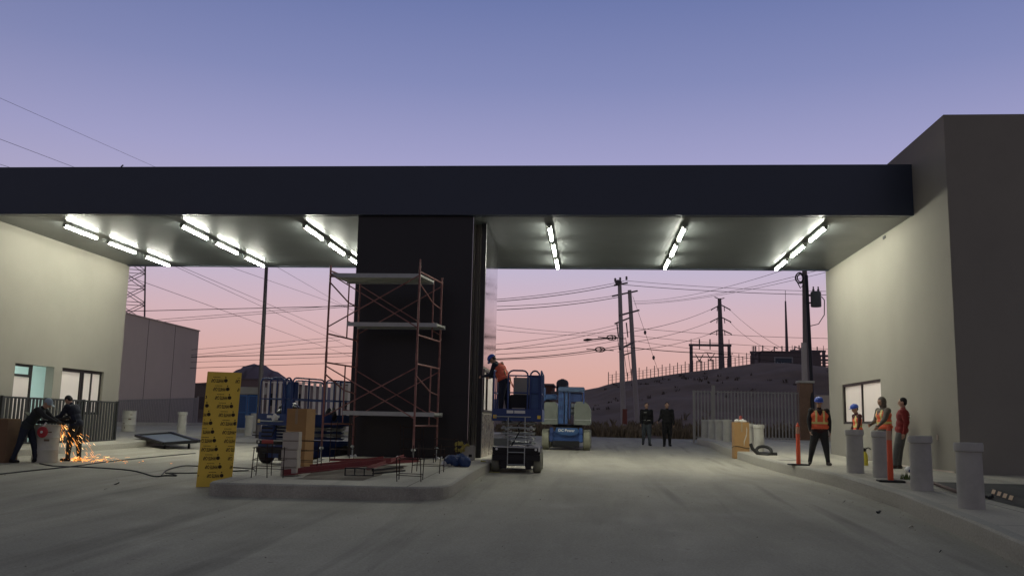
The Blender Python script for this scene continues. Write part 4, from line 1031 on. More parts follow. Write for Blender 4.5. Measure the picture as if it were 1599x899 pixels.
cable('thin cable crossing the left lane behind the yellow sheet', [(310, 690), (350, 690), (400, 691), (430, 690)])

# ================================================================== GRINDING SPARKS
M_spark = mat('spark', (1, .5, .1), emit=(1.0, .36, .07), es=2.2)
M_spark2 = mat('spark_bright', (1, .7, .3), emit=(1.0, .60, .22), es=5.5)
src = P(92, 659, 21.5); q = random.Random(11); ms, ms2 = MB(), MB()
gnd = gz(22)
for k in range(210):
    # ballistic streaks thrown to the right, away from the grinder
    az = q.gauss(.25, .30); el = q.uniform(-1.35, -.25); v = q.uniform(2.0, 4.9)
    vx, vy, vz = v*math.cos(el)*math.cos(az), v*math.cos(el)*math.sin(az), v*math.sin(el)
    t0 = q.uniform(0, .5)**1.0; z = src.z+vz*t0-4.9*t0*t0
    p0 = Vector((src.x+vx*t0, src.y+vy*t0, z))
    if p0.z < gnd+.02:
        # bounced along the ground
        tt = (-vz-math.sqrt(max(0, vz*vz+4*4.9*(src.z-gnd))))/(-9.8) if False else (vz+math.sqrt(max(0, vz*vz+19.6*(src.z-gnd))))/9.8
        ex = abs(q.gauss(0, .22)); p0 = Vector((src.x+vx*tt+ex*1.3, src.y+vy*tt+ex*.5*math.sin(k), gnd+.02+abs(q.gauss(0, .05)))); d = Vector((vx, vy*.8, q.uniform(-.4, 1.0))).normalized()
    else:
        d = Vector((vx, vy, vz-9.8*t0)).normalized()
    L = q.uniform(.02, .13); w = q.uniform(.002, .0045)
    (ms2 if q.random() < .16 else ms).beam(p0, p0+d*L, w, w)
for k in range(45):
    p0 = Vector((src.x+abs(q.gauss(.7, .7)), src.y+q.gauss(.3, .45), gnd+.015)); a = q.uniform(-.6, .6); L = q.uniform(.01, .06)
    ms.beam(p0, p0+Vector((math.cos(a)*L, math.sin(a)*L, .004)), .006, .006)
tag(ms.build('grinding_sparks', M_spark), 'orange sparks flying from the grinder over the road', 'sparks', kind='stuff')
tag(ms2.build('bright_sparks', M_spark2), 'brightest sparks close to the grinder', 'sparks', kind='stuff')

# ================================================================== POLES, MASTS, SUBSTATION
def pole(name, label, base, top, r0, r1, m_, group=None, n=12):
    t = thing(name, label, 'pole', base, 0, group); m = MB(); m.tube([(0, 0, -.3), Vector(top)-Vector(base)], [r0, r1], n); m.build('shaft', m_, t, smooth=True); return t
# twin concrete poles
YA, YB2 = 62.0, 68.0
a, b = P(974.5, 664, YA), P(967.5, 441, YA); a.z = min(a.z, hz(a.x, YA)); pA = pole('utility_pole', 'nearer of the two tall concrete utility poles, with a red band at its foot', a, b, .20, .13, M_cpole, 'twin utility poles')
m = MB(); m.tube([(0, 0, .6), (0, 0, 1.6)], [.214, .208], 12); m.build('painted_band', mat('band_red', (.22, .07, .05), .8), pA)
d = b-a
def arm(t, z_from_top, dx, dy=0, w=.1, base=None, nm='crossarm', ins=True):
    o_ = (b_ - a_)
top = d; m = MB(); m.beam(top+Vector((-.35, 0, -.2)), top+Vector((.55, .8, .1)), .12, .12); m.build('crossarm', M_wood, pA)
m = MB()
for q_ in ((-.3, 0, .05), (.05, .3, .15), (.5, .75, .3)): m.lathe([(.05, 0), (.09, .06), (.05, .12), (.09, .18), (.04, .26)], top+Vector(q_), 8)
m.lathe([(.2, -.1), (.24, .1), (.15, .22)], top+Vector((-.08, 0, -.05)), 10); m.build('insulator', M_far, pA)
m = MB(); m.beam(top+Vector((0, -.2, -2.3)), top+Vector((1.4, 1.6, -1.7)), .11, .11); m.build('crossarm', M_wood, pA)
m = MB(); m.beam(top+Vector((0, -.2, -4.6)), top+Vector((1.0, 1.2, -4.0)), .11, .11); m.build('crossarm', M_wood, pA)
a2, b2 = P(996, 632, YB2), P(983, 453, YB2); a2.z = hz(a2.x, YB2); pB = pole('utility_pole', 'farther of the two tall concrete utility poles, carrying the fuse arms', a2, b2, .21, .14, M_cpole, 'twin utility poles')
d2 = b2-a2; m = MB(); m.beam(d2+Vector((-1.3, -.6, -.55)), d2+Vector((.6, .3, .0)), .12, .12); m.beam(d2+Vector((-1.1, -.5, -2.6)), d2+Vector((.2, .1, -2.0)), .11, .11); m.beam(d2+Vector((-.7, -.3, -5.0)), d2+Vector((.1, 0, -4.7)), .1, .1); m.build('crossarm', M_wood, pB)
for k in range(3):
    m = MB(); x = -.95+k*.35; m.tube([d2+Vector((x, -.4, -2.5)), d2+Vector((x+.12, -.4, -3.6))], [.05, .04], 7); m.build('fuse_cutout', M_far, pB)
m = MB()
for k in range(3): x = -.9+k*.3; m.tube([d2+Vector((x, -.4, -3.6)), d2+Vector((x+.25, -.3, -5.2)), d2+Vector((x+.45, -.1, -6.5))], .02, 5)
m.build('drop_cable', M_wire, pB)
# pole with transformer beside the right building
YC2 = 50.0
a, b = P(1257.5, 597, YC2), P(1256, 400, YC2); a.z = gz(50)
pC = pole('transformer_pole', 'tall pole with a transformer and coiled cable beside the right building', a, b, .18, .13, M_wood); d = b-a
m = MB(); m.tube([(0, 0, 1.2), (0, -.0, P(1257, 535, YC2).z-a.z)], [.19, .172], 12); m.build('pale_sleeve', M_cpole, pC)
tp = P(1274, 467, YC2-.1)-a; tr = MB(); tr.lathe([(.26, -.42), (.28, -.38), (.28, .36), (.22, .42), (0.0, .44)], tp, 16); o = tr.build('transformer', mat('trafo_grey', (.12, .13, .13), .6, var=.1), pC, smooth=True)
m = MB()
for x in (-.12, .14): m.lathe([(.04, .42), (.07, .5), (.03, .6), (.05, .68)], tp+Vector((x, 0, 0)), 8)
m.build('bushing', M_far, o)
m = MB(); m.beam((0, 0, tp.z+.2), tp+Vector((-.2, 0, .2)), .08, .08); m.beam((0, 0, tp.z-.2), tp+Vector((-.2, 0, -.2)), .08, .08); m.build('bracket', M_dark, pC)
m = MB(); e = tp+Vector((.3, 0, .15)); m.tube([e, e+Vector((.15, 0, -.2)), e+Vector((.12, 0, -1.0)), e+Vector((-.2, 0, -1.5)), e+Vector((-.8, 0, -1.65))], .025, 6); m.build('drop_cable', M_wire, pC, smooth=True)
cc = P(1248, 434, YC2-.1)-a; m = MB()
for rr, ox in ((.28, 0), (.22, .06), (.30, .03)): m.tube([cc+Vector((ox+rr*.7*math.cos(k/16*6.283), .05*math.sin(k), rr*math.sin(k/16*6.283))) for k in range(17)], .035, 6, caps=False)
m.tube([cc+Vector((-.1, 0, -.25)), cc+Vector((.05, 0, -.55)), cc+Vector((.2, 0, -.4))], .03, 6); m.build('cable_coil', M_wire, pC, smooth=True)
m = MB(); m.tube([cc+Vector((.2, 0, .0)), (0, 0, cc.z)], .03, 6); m.build('coil_bracket', M_dark, pC)
a, b = P(1271.5, 622, 47.3), P(1259, 430, 49.5); a = P(1272, 690, 47.0); pole('dark_riser', 'thin dark leaning pole in front of the transformer pole', (a.x, 47.0, gz(47)), b, .11, .09, M_dark)
# lamp post on the left
a, b = P(404.5, 655, 39), P(416, 420, 39); a.z = gz(39)+.1; dv = (b-a); tp_ = a+dv*1.12
lp = pole('lamp_post', 'tall dark tapered lamp post rising behind the left scissor lift', a, tp_, .115, .07, mat('post_paint', (.085, .075, .08), .6, .2))
m = MB(); m.box((0, 0, .02), (.4, .4, .04)); m.build('base_plate', M_dark, lp)
m = MB(); m.box(tp_-a+Vector((0, -.35, .05)), (.25, .75, .09), bev=.02); m.build('lamp_head', M_dark, lp)
# steel monopole of the high voltage line, on the hill
Ym = 150; a, b = P(1127.5, 575, Ym), P(1123.5, 466, Ym); mp_ = pole('transmission_pole', 'steel high voltage pole with three tiers of arms on the hill', (a.x, Ym, hz(a.x, Ym)-.5), b, .55, .30, M_far)
o0 = Vector((a.x, Ym, hz(a.x, Ym)-.5))
m = MB(); ins = MB()
for yy, ln in ((478, 1.5), (497, 1.6), (516, 1.7)):
    c = P(1125.5, yy, Ym)-o0
    for s_ in (-1, 1):
        e = c+Vector((s_*ln, 0, -.55)); m.beam(c+Vector((0, 0, .25)), e, .16, .16); 
        ins.tube([c+Vector((s_*ln*.35, 0, .1)), c+Vector((s_*ln*.40, 0, -.8))], .07, 6); ins.tube([e, e+Vector((0, 0, -.15))], .1, 6)
c = P(1123.5, 467, Ym)-o0; m.beam(c+Vector((-.8, 0, .35)), c, .13, .13); m.beam(c, c+Vector((.8, 0, .2)), .13, .13)
m.build('crossarm', M_far, mp_); ins.build('insulator', M_far, mp_)
# bunker-like substation building with a framed sign
Yb = 119
a, b = P(1190, 549, Yb), P(1262, 552, Yb); a0 = P(1190, 600, Yb)
bk = thing('substation_building', 'dark low substation building with a framed sign on top of the hill', 'building', (a.x, Yb, a.z-4.6))
m = MB(); m.bb(0, b.x-a.x+1.5, 0, 7, 0, 4.6); m.build('wall', mat('bunker_wall', (.15, .125, .13), .9, var=.15, scale=.5), bk)
m = MB(); m.bb(-.1, b.x-a.x+1.6, -.1, 7.1, 4.6, 4.72); m.build('roof_slab', M_far, bk)
s0, s1 = P(1208.5, 557, Yb)-Vector(bk.location), P(1238.5, 581, Yb)-Vector(bk.location)
m = MB(); 
for (x0, x1, z0, z1) in ((s0.x, s1.x, s0.z-.16, s0.z), (s0.x, s1.x, s1.z, s1.z+.16), (s0.x, s0.x+.16, s1.z+.16, s0.z-.16), (s1.x-.16, s1.x, s1.z+.16, s0.z-.16)): m.bb(x0, x1, -.12, -.001, z0, z1)
sg = m.build('sign_frame', mat('sign_frame_grey', (.30, .30, .31), .7), bk)
m = MB(); m.bb(s0.x+.16, s1.x-.16, -.06, -.002, s1.z+.16, s0.z-.16); m.build('sign_face', mat('sign_face_blue', (.065, .085, .115), .7, var=.15, scale=1), sg)
m = MB(); cx_, cz_ = (s0.x+s1.x)/2, (s0.z+s1.z)/2
m.bb(cx_-1.05, cx_-.45, -.075, -.061, cz_+.12, cz_+.2); m.bb(cx_-.82, cx_-.70, -.075, -.061, cz_-.3, cz_+.35); m.bb(cx_-.30, cx_-.20, -.075, -.061, cz_-.35, cz_+.35)
m.tube([(cx_+.1+.26*math.cos(k/10*6.283), -.068, cz_+.26*math.sin(k/10*6.283)) for k in range(11)], .05, 5, caps=False)
m.beam((cx_+.5, -.068, cz_+.3), (cx_+.85, -.068, cz_-.4), .09, .014); m.beam((cx_+.5, -.068, cz_-.35), (cx_+.8, -.068, cz_+.3), .09, .014); m.build('sign_marks', mat('sign_mark', (.36, .40, .44), .7), sg)
# mast on the roof
a, b = P(1229, 552, Yb+3), P(1226.5, 470, Yb+3); ms_ = pole('antenna_mast', 'slender mast rising above the substation building', a, b, .22, .10, M_far); m = MB(); m.tube([b-a, P(1226.3, 453, Yb+3)-a], .035, 6); m.build('tip', M_far, ms_)
# gantry
Yq = 122
def gantry(label, x0, x1, yt, yb_, y2=None, Yq=Yq, cat='gantry', extra=()):
    a, b = P(x0, yb_, Yq), P(x1, yb_, Yq); tz = P(x0, yt, Yq).z; tz2 = P(x1, yt+ (x1-x0)*.03, Yq).z; g0 = hz(a.x, Yq)-.4; t = thing('substation_gantry', label, cat, (a.x, Yq, g0))
    for x in (0, b.x-a.x): m = MB(); m.bb(x-.2, x+.2, -.2, .2, 0, tz-g0); m.build('column', M_far, t)
    m = MB(); m.bb(-.3, b.x-a.x+.3, -.15, .15, tz-g0-.001, tz-g0+.28)
    if y2: z2 = P(x0, y2, Yq).z-g0; m.bb(.2, b.x-a.x-.2, -.1, .1, z2, z2+.15)
    m.build('crossbeam', M_far, t)
    for f_ in (.0, .22, .5, 1.0):
        m = MB(); x = (b.x-a.x)*f_; m.tube([(x, 0, tz-g0+.28), (x, 0, tz-g0+.95)], .09 if 0 < f_ < 1 else .04, 6)
        if 0 < f_ < 1: m.tube([(x, 0, tz-g0+.3), (x, 0, tz-g0-.45)], .07, 6)
        m.build('insulator', M_far, t)
    return t
gantry('steel gantry frame on the ridge left of the high voltage pole', 1079.5, 1139, 540, 578, 557.5)
gantry('small steel frame on the ridge just left of the substation building', 1175, 1185.5, 551.5, 563, 560.5, 121)
gantry('steel gantry beyond the substation building, partly behind the transformer pole', 1238, 1287, 549, 580, 556, 135)
gantry('low busbar frame at the far right of the substation', 1280, 1310, 557, 585, 567, 128)
gantry('low dark frame behind the substation roof edge', 1262, 1300, 563, 588, 572, 131)
for i, (x0, yt, yb_, lab) in enumerate(((1092, 560, 576, 'left'), (1110, 559, 574, 'right'))):
    a = P(x0, yb_, 121); t = thing('disconnect_switch', 'small angled switch frame under the %s part of the big gantry' % lab, 'switchgear', (a.x, 121, hz(a.x, 121)-.3)); k = 121/1416; zz = a.z+.3-hz(a.x, 121)
    m = MB(); w = 9*k; h = 9*k+.3
    m.bb(-w/2, -w/2+.12, -.06, .06, 0, h+zz); m.bb(w/2-.12, w/2, -.06, .06, 0, h+zz); m.bb(-w/2, w/2, -.06, .06, h+zz-.14, h+zz); m.beam((0, 0, h+zz), (-.5, 0, h+zz+.9), .1, .1); m.beam((0, 0, h+zz), (.55, 0, h+zz+.9), .1, .1); m.build('frame', M_far, t)
for i, (x0, yt, yb_) in enumerate(((1191, 539, 552), (1209, 541, 551), (1221, 540, 551), (1241, 540, 551), (1250, 543, 553), (1276, 541, 555), (1294, 551, 570))):
    Yz = 121 if i < 5 else 126
    a, b = P(x0, yb_, Yz), P(x0, yt, Yz); t = thing('post_insulator', ['thin post at the left roof corner of the substation building', 'branched post on the substation roof above the sign', 'thin post on the substation roof above the sign, right of the branched one', 'post right of the mast on the substation roof', 'last post on the substation roof before the transformer pole', 'slim post right of the transformer pole', 'slim post at the edge of the right building'][i], 'post', a)
    m = MB(); m.tube([(0, 0, -2.5), b-a], .08, 6); 
    if i in (1, 3): m.beam((0, 0, (b-a).z*.6), (-.6, 0, (b-a).z*.2), .08, .08); m.beam((0, 0, (b-a).z*.95), (.5, 0, (b-a).z*.7), .1, .1)
    m.build('post', M_far, t)
# security fence along the ridge
prev = None; fp = []
for px in range(950, 1192, 6):
    y = 598+(565-598)*(px-950)/240; fp.append((P(px, y, 116)))
t = thing('ridge_fence', 'thin security fence running along the ridge of the hill', 'fence', (fp[0].x, 116, fp[0].z-1))
o0 = Vector(t.location)
for i, p in enumerate(fp):
    m = MB(); hgt = 1.35*(.8+.3*((i % 2) == 0)); m.tube([p-o0-Vector((0, 0, 1.2)), p-o0+Vector((0, 0, hgt*.95))], .05, 5); m.build('post', M_far, t)
m = MB()
for z in (.35, .7, 1.0):
    m.tube([p-o0+Vector((0, 0, z)) for p in fp], .016, 4)
m.build('fence_wire', M_far, t)
m = MB(); m.add([fp[0]-o0+Vector((0, .02, -.4)), fp[-1]-o0+Vector((0, .02, -.4)), fp[-1]-o0+Vector((0, .02, .35)), fp[0]-o0+Vector((0, .02, .75))], [(0, 1, 2, 3)])
# lattice transmission tower on the left
Yt = 125; tb = Vector((P(188, 640, Yt).x, Yt, gz(Yt))); lt = thing('lattice_tower', 'steel lattice transmission tower behind the left building', 'tower', tb, R(28))
def tw(z): return max(.55, 2.35-(z-12)*.062)
zs = [0, 4, 8, 11.2, 14, 16.6, 19, 21.3, 23.5, 25.5, 27.5]
for sx in (-1, 1):
    for sy in (-1, 1):
        m = MB(); m.tube([(sx*tw(z), sy*tw(z), z) for z in zs], .075, 5); m.build('leg', M_far, lt)
for z0, z1 in zip(zs, zs[1:]):
    m = MB()
    for s in range(4):
        M_ = Matrix.Rotation(s*math.pi/2, 3, 'Z'); w0, w1 = tw(z0), tw(z1); q0 = [M_@Vector((-w0, w0, z0)), M_@Vector((w0, w0, z0)), M_@Vector((-w1, w1, z1)), M_@Vector((w1, w1, z1))]
        m.beam(q0[0], q0[3], .09, .09); m.beam(q0[1], q0[2], .09, .09); m.beam(q0[2], q0[3], .08, .08)
    m.build('bracing', M_far, lt)
# water tank and low houses beyond the boom lift
Yw = 75
a, b = P(868.5, 613, Yw), P(888, 590.5, Yw); base = P(878, 640, Yw)
wt = thing('water_tank', 'dark domed water tank on a low roof behind the boom lift', 'tank', ((a.x+b.x)/2, Yw, a.z-.1)); r_ = (b.x-a.x)/2; hh = b.z-a.z
m = MB(); m.lathe([(r_, 0), (r_*1.02, hh*.1), (r_, hh*.12), (r_, hh*.45), (r_*1.02, hh*.48), (r_, hh*.5), (r_, hh*.78), (r_*.8, hh*.93), (r_*.45, hh), (0, hh*1.01)], n=24); m.build('shell', mat('tank_dark', (.045, .042, .05), .6, var=.1), wt, smooth=True)
m = MB(); m.lathe([(r_*.3, hh*.99), (r_*.3, hh*1.04), (0, hh*1.05)], n=12); m.build('lid', M_far, wt)
def house(label, x0, x1, yt, Y, m_, depth=6, win=()):
    a, b = P(x0, yt, Y), P(x1, yt, Y); g0 = min(gz(Y), hz(a.x, Y))-.3; t = thing('small_house', label, 'house', (a.x, Y, g0), 0, 'low houses beyond the lanes')
    m = MB(); m.bb(0, b.x-a.x, 0, depth, 0, a.z-g0); m.build('wall', m_, t)
    m = MB(); m.bb(-.1, b.x-a.x+.1, -.1, depth+.1, a.z-g0, a.z-g0+.15); m.build('roof', M_far, t)
    for (u, w_, z0, z1) in win:
        m = MB(); m.bb((b.x-a.x)*u, (b.x-a.x)*u+w_, -.05, -.002, (a.z-g0)*z0, (a.z-g0)*z1); m.build('window', M_dark, t)
    return t
hm1, hm2, hm3 = mat('house_brick', (.12, .06, .05), .9, var=.2), mat('house_beige', (.22, .18, .15), .9, var=.1), mat('house_pink', (.20, .15, .14), .9, var=.1)
house('low brick red house left of the dark water tank', 849, 863, 601.5, 74, hm1, 5, ((.3, .3, .6, .8),))
house('flat roofed house carrying the dark water tank', 862, 893, 613.5, 74, hm3, 6, ((.5, .5, .5, .75),))
house('beige house on the far side of the street, seen past the yellow sheet', 300, 345, 600, 95, hm2, 8, ((.3, .8, .4, .7), (.7, .8, .4, .7)))
house('pale house below the distant mountain', 376, 404, 592, 110, hm3, 8, ((.2, .9, .5, .8), (.6, .9, .5, .8)))
house('wide low house between the lamp post and the scaffold', 415, 470, 601, 105, hm2, 8, ((.1, .9, .5, .8), (.5, .9, .5, .8), (.8, .9, .5, .8)))
house('small house behind the right end of the white pickets', 520, 560, 598, 85, hm3, 7, ((.3, .8, .5, .8),))
# small flood lamp seen over the picket fence
a = P(520, 603, 56); fl = thing('street_lamp', 'small lit lamp on a thin pole behind the white picket fence', 'lamp', (a.x, 56, gz(56)))
m = MB(); m.tube([(0, 0, 0), (0, 0, a.z-gz(56)-.1)], .05, 8); m.build('pole', M_far, fl)
m = MB(); m.box((0, -.0, a.z-gz(56)+.02), (.3, .18, .18), bev=.02); m.build('lamp_head', M_far, fl)
m = MB(); m.lathe([(.0, -.02), (.10, -.01), (.10, .01), (0, .02)], (0, -.11, a.z-gz(56)), 12, 0, Matrix.Rotation(math.pi/2, 3, 'X')); m.build('bulb', mat('bulb_warm', (1, .9, .7), emit=(1, .8, .55), es=30), fl)
a = P(540, 612, 54); sg2 = thing('utility_box', 'pale utility box on a post behind the scaffold left leg', 'box', (a.x, 54, gz(54)))
m = MB(); m.bb(-.35, .35, -.15, .15, P(540, 625, 54).z-gz(54), P(540, 602, 54).z-gz(54), bev=.03); m.build('cabinet', M_cardp, sg2); m = MB(); m.tube([(0, 0, 0), (0, 0, P(540, 620, 54).z-gz(54))], .06, 8); m.build('post', M_dark, sg2)

# ================================================================== OVERHEAD WIRES
def wire(label, p, sag=.4, r=.014, group='overhead wires', n=14):
    p = [Vector(q) for q in p]; pts = []
    for a, b in zip(p, p[1:]):
        L = (b-a).length
        for k in range(n):
            t = k/n; v = a.lerp(b, t); v.z -= sag*4*t*(1-t)*min(1, L/20); pts.append(v)
    pts.append(p[-1]); o0 = pts[0].copy(); m = MB(); m.tube([v-o0 for v in pts], r, 4); return tag(m.build('overhead_wire', M_wire, loc=o0), label, 'wire', group)
def w2(label, x0, y0, x1, y1, Y0, Y1, ext0=0, ext1=0, sag=.0, r=.014):
    a, b = P(x0, y0, Y0), P(x1, y1, Y1); d = b-a; return wire(label, [a-d*ext0, b+d*ext1], sag, r)
ordn = ['topmost', 'second', 'third', 'fourth', 'fifth', 'sixth', 'seventh', 'eighth', 'ninth', 'tenth', 'eleventh', 'twelfth']
# running left across the left opening
for i, (x0, y0, x1, y1, rr) in enumerate(((191, 486, 560, 477.3, .022), (247, 499, 560, 474.5, .014), (247, 503, 548, 478.5, .014), (309, 545, 508, 528, .011), (309, 553, 508, 533, .012), (309, 556.5, 545, 540, .012), (309, 557, 545, 551.3, .022), (309, 565, 545, 556, .012), (309, 574, 545, 566, .016))):
    w2('dark wire crossing behind the scaffold, %s of nine from the top' % ordn[i], x0, y0, x1, y1, 58, 60, .3, .12, r=rr)
for i, (x0, y0, x1, y1) in enumerate(((380, 424, 530, 476), (438, 420, 540, 479), (380, 458, 548, 530), (380, 465, 545, 541), (380, 496, 528, 549))):
    w2('faint slanting high voltage wire in the left opening, %s of five' % ordn[i], x0, y0, x1, y1, 90, 130, 2.2 if i == 4 else .5, .5, r=.018)
w2('faint wire slanting from the upper left corner down to the canopy roof', -30, 206, 118, 262, 60, 75, 0, .2, r=.016)
w2('second faint wire just cut by the canopy roof at the left edge', -30, 247, 20, 263, 60, 66, 0, .2, r=.014)
w2('very faint wire crossing the sky above the left end of the canopy', -30, 140, 245, 262, 95, 130, 0, .1, r=.02)
# left of the twin poles
for i, (x0, y0, x1, y1, rr) in enumerate(((760, 464, 975, 438.5, .014), (760, 467, 968, 444, .020), (760, 474, 965, 460.5, .014), (760, 479.5, 965, 464, .020), (760, 501, 966, 520, .010), (760, 508, 966, 523, .010), (760, 534, 966, 506.5, .012), (760, 543, 966, 511.5, .014), (760, 541, 966, 526, .014), (760, 549, 966, 531, .014), (760, 556, 967, 540, .024), (760, 557.5, 967, 543.5, .014))):
    w2('wire between booth and twin poles, %s of twelve from the top' % ordn[i], x0, y0, x1, y1, 48, 62, .25, 0, r=rr, sag=.25)
# right of the twin poles
for i, (x0, y0, x1, y1, rr) in enumerate(((976, 438, 1294, 451, .013), (968, 444, 1294, 456.5, .018), (990, 512, 1300, 524.5, .013), (990, 524, 1300, 541, .012), (990, 532, 1192, 551.5, .012), (968, 540, 1100, 549, .024), (1100, 549, 1300, 570, .014))):
    w2('wire running right from the twin poles, %s of seven from the top' % ordn[i], x0, y0, x1, y1, 63, 58, 0, .3, r=rr, sag=.25)
for i, (x0, y0, x1, y1) in enumerate(((988, 470, 1178, 429), (990, 473, 1230, 427.5), (990, 475, 1262, 425))):
    w2('thin wire rising to the canopy right of the twin poles, %s of three' % ordn[i], x0, y0, x1, y1, 70, 45, 0, .2, r=.010, sag=.4)
for i, (x0, y0, x1, y1) in enumerate(((1138, 482, 1218, 540), (1139, 502, 1195, 541), (1114, 481, 990, 515), (1114, 500, 985, 532), (1114, 519, 985, 545))):
    w2('high voltage wire leaving the steel pole on the hill, %s of five' % ordn[i], x0, y0, x1, y1, 150, 122 if i < 2 else 100, 0, .1, r=.028, sag=.5)
gy = MB(); a, b = P(988, 462, 67), P(1028, 580, 66); gy.tube([Vector((0, 0, 0)), b-a], .012, 4); t = thing('guy_wire', 'slanting guy wire with two round insulators right of the twin poles', 'wire', a); gy.build('wire', M_wire, t)
for f_ in (.49, .82):
    m = MB(); m.ell((b-a)*f_, (.10, .10, .16), n=8, m=6); m.build('insulator', M_far, t)
dm = MB(); a, b = P(911, 531, 60), P(962, 526.5, 60); t = thing('cable_splice', 'thick spliced cable piece hanging in the wires left of the twin poles', 'cable', a)
m = MB(); m.tube([Vector((0, 0, 0)), (b-a)*.12, (b-a)*.3, (b-a)*.75, (b-a)], [.05, .10, .04, .04, .03], 7); m.build('splice', M_wire, t)
for (x, y), l in (((955, 527), 'coiled slack cable loop close to the nearer twin pole'), ((937, 545.5), 'lower coiled slack cable loop left of the twin poles')):
    a = P(x, y, 60); m = MB(); m.tube([(.32*math.cos(k/12*6.283), 0, .15*math.sin(k/12*6.283)) for k in range(13)], .04, 5, caps=False); m.tube([(.2*math.cos(k/12*6.283)-.1, .05, .13*math.sin(k/12*6.283)) for k in range(13)], .03, 5, caps=False); m.tube([(-.9, 0, .02), (.9, 0, -.05)], .03, 5)
    tag(m.build('cable_loop', M_wire, loc=a), l, 'cable')
# ================================================================== PEOPLE
SKIN = mat('skin', (.42, .25, .17), .6); 
def cloth(n, c): return mat('cloth_'+n, c, .85, var=.30, scale=7, bump=1.0, bscale=11)
EYE = mat('eye_dark', (.02, .015, .012), .4)
HAIR = mat('hair_black', (.012, .010, .009), .7)
BOOT = mat('boot_brown', (.045, .032, .022), .7)
HIVIS = mat('hi_vis_orange', (.82, .135, .05), .6, var=.15, scale=8, bump=.8, bscale=12)
LIME = mat('hi_vis_yellow', (.70, .62, .22), .5)
SILV = mat('reflective_tape', (.62, .62, .58), .35)
HELM = mat('helmet_blue', (.03, .085, .42), .3)
def seg_dist(p, a, b):
    ab = b-a; t = max(0, min(1, (p-a).dot(ab)/max(1e-9, ab.length_squared))); return (p-(a+ab*t)).length, t
def cap(m, a, b, ra, rb, n=12):
    d = (b-a); k = 5
    pts = [a-d.normalized()*ra*.72, a-d.normalized()*ra*.4]+[a+d*i/k for i in range(k+1)]+[b+d.normalized()*rb*.4, b+d.normalized()*rb*.72]
    rs = [ra*.5, ra*.88]+[ra+(rb-ra)*i/k for i in range(k+1)]+[rb*.88, rb*.5]
    m.tube(pts, rs, n)
def remesh(mb, vox, smooth_it=4):
    me = bpy.data.meshes.new('tmp'); me.from_pydata(mb.v, [], mb.f)
    bm = bmesh.new(); bm.from_mesh(me); bmesh.ops.recalc_face_normals(bm, faces=bm.faces[:]); bm.to_mesh(me); bm.free()
    o = bpy.data.objects.new('tmp', me); COL.objects.link(o)
    r = o.modifiers.new('r', 'REMESH'); r.mode = 'VOXEL'; r.voxel_size = vox; r.adaptivity = 0
    s = o.modifiers.new('s', 'SMOOTH'); s.factor = .5; s.iterations = smooth_it
    dg = bpy.context.evaluated_depsgraph_get(); out = bpy.data.meshes.new_from_object(o.evaluated_get(dg))
    bpy.data.objects.remove(o); bpy.data.meshes.remove(me); return out
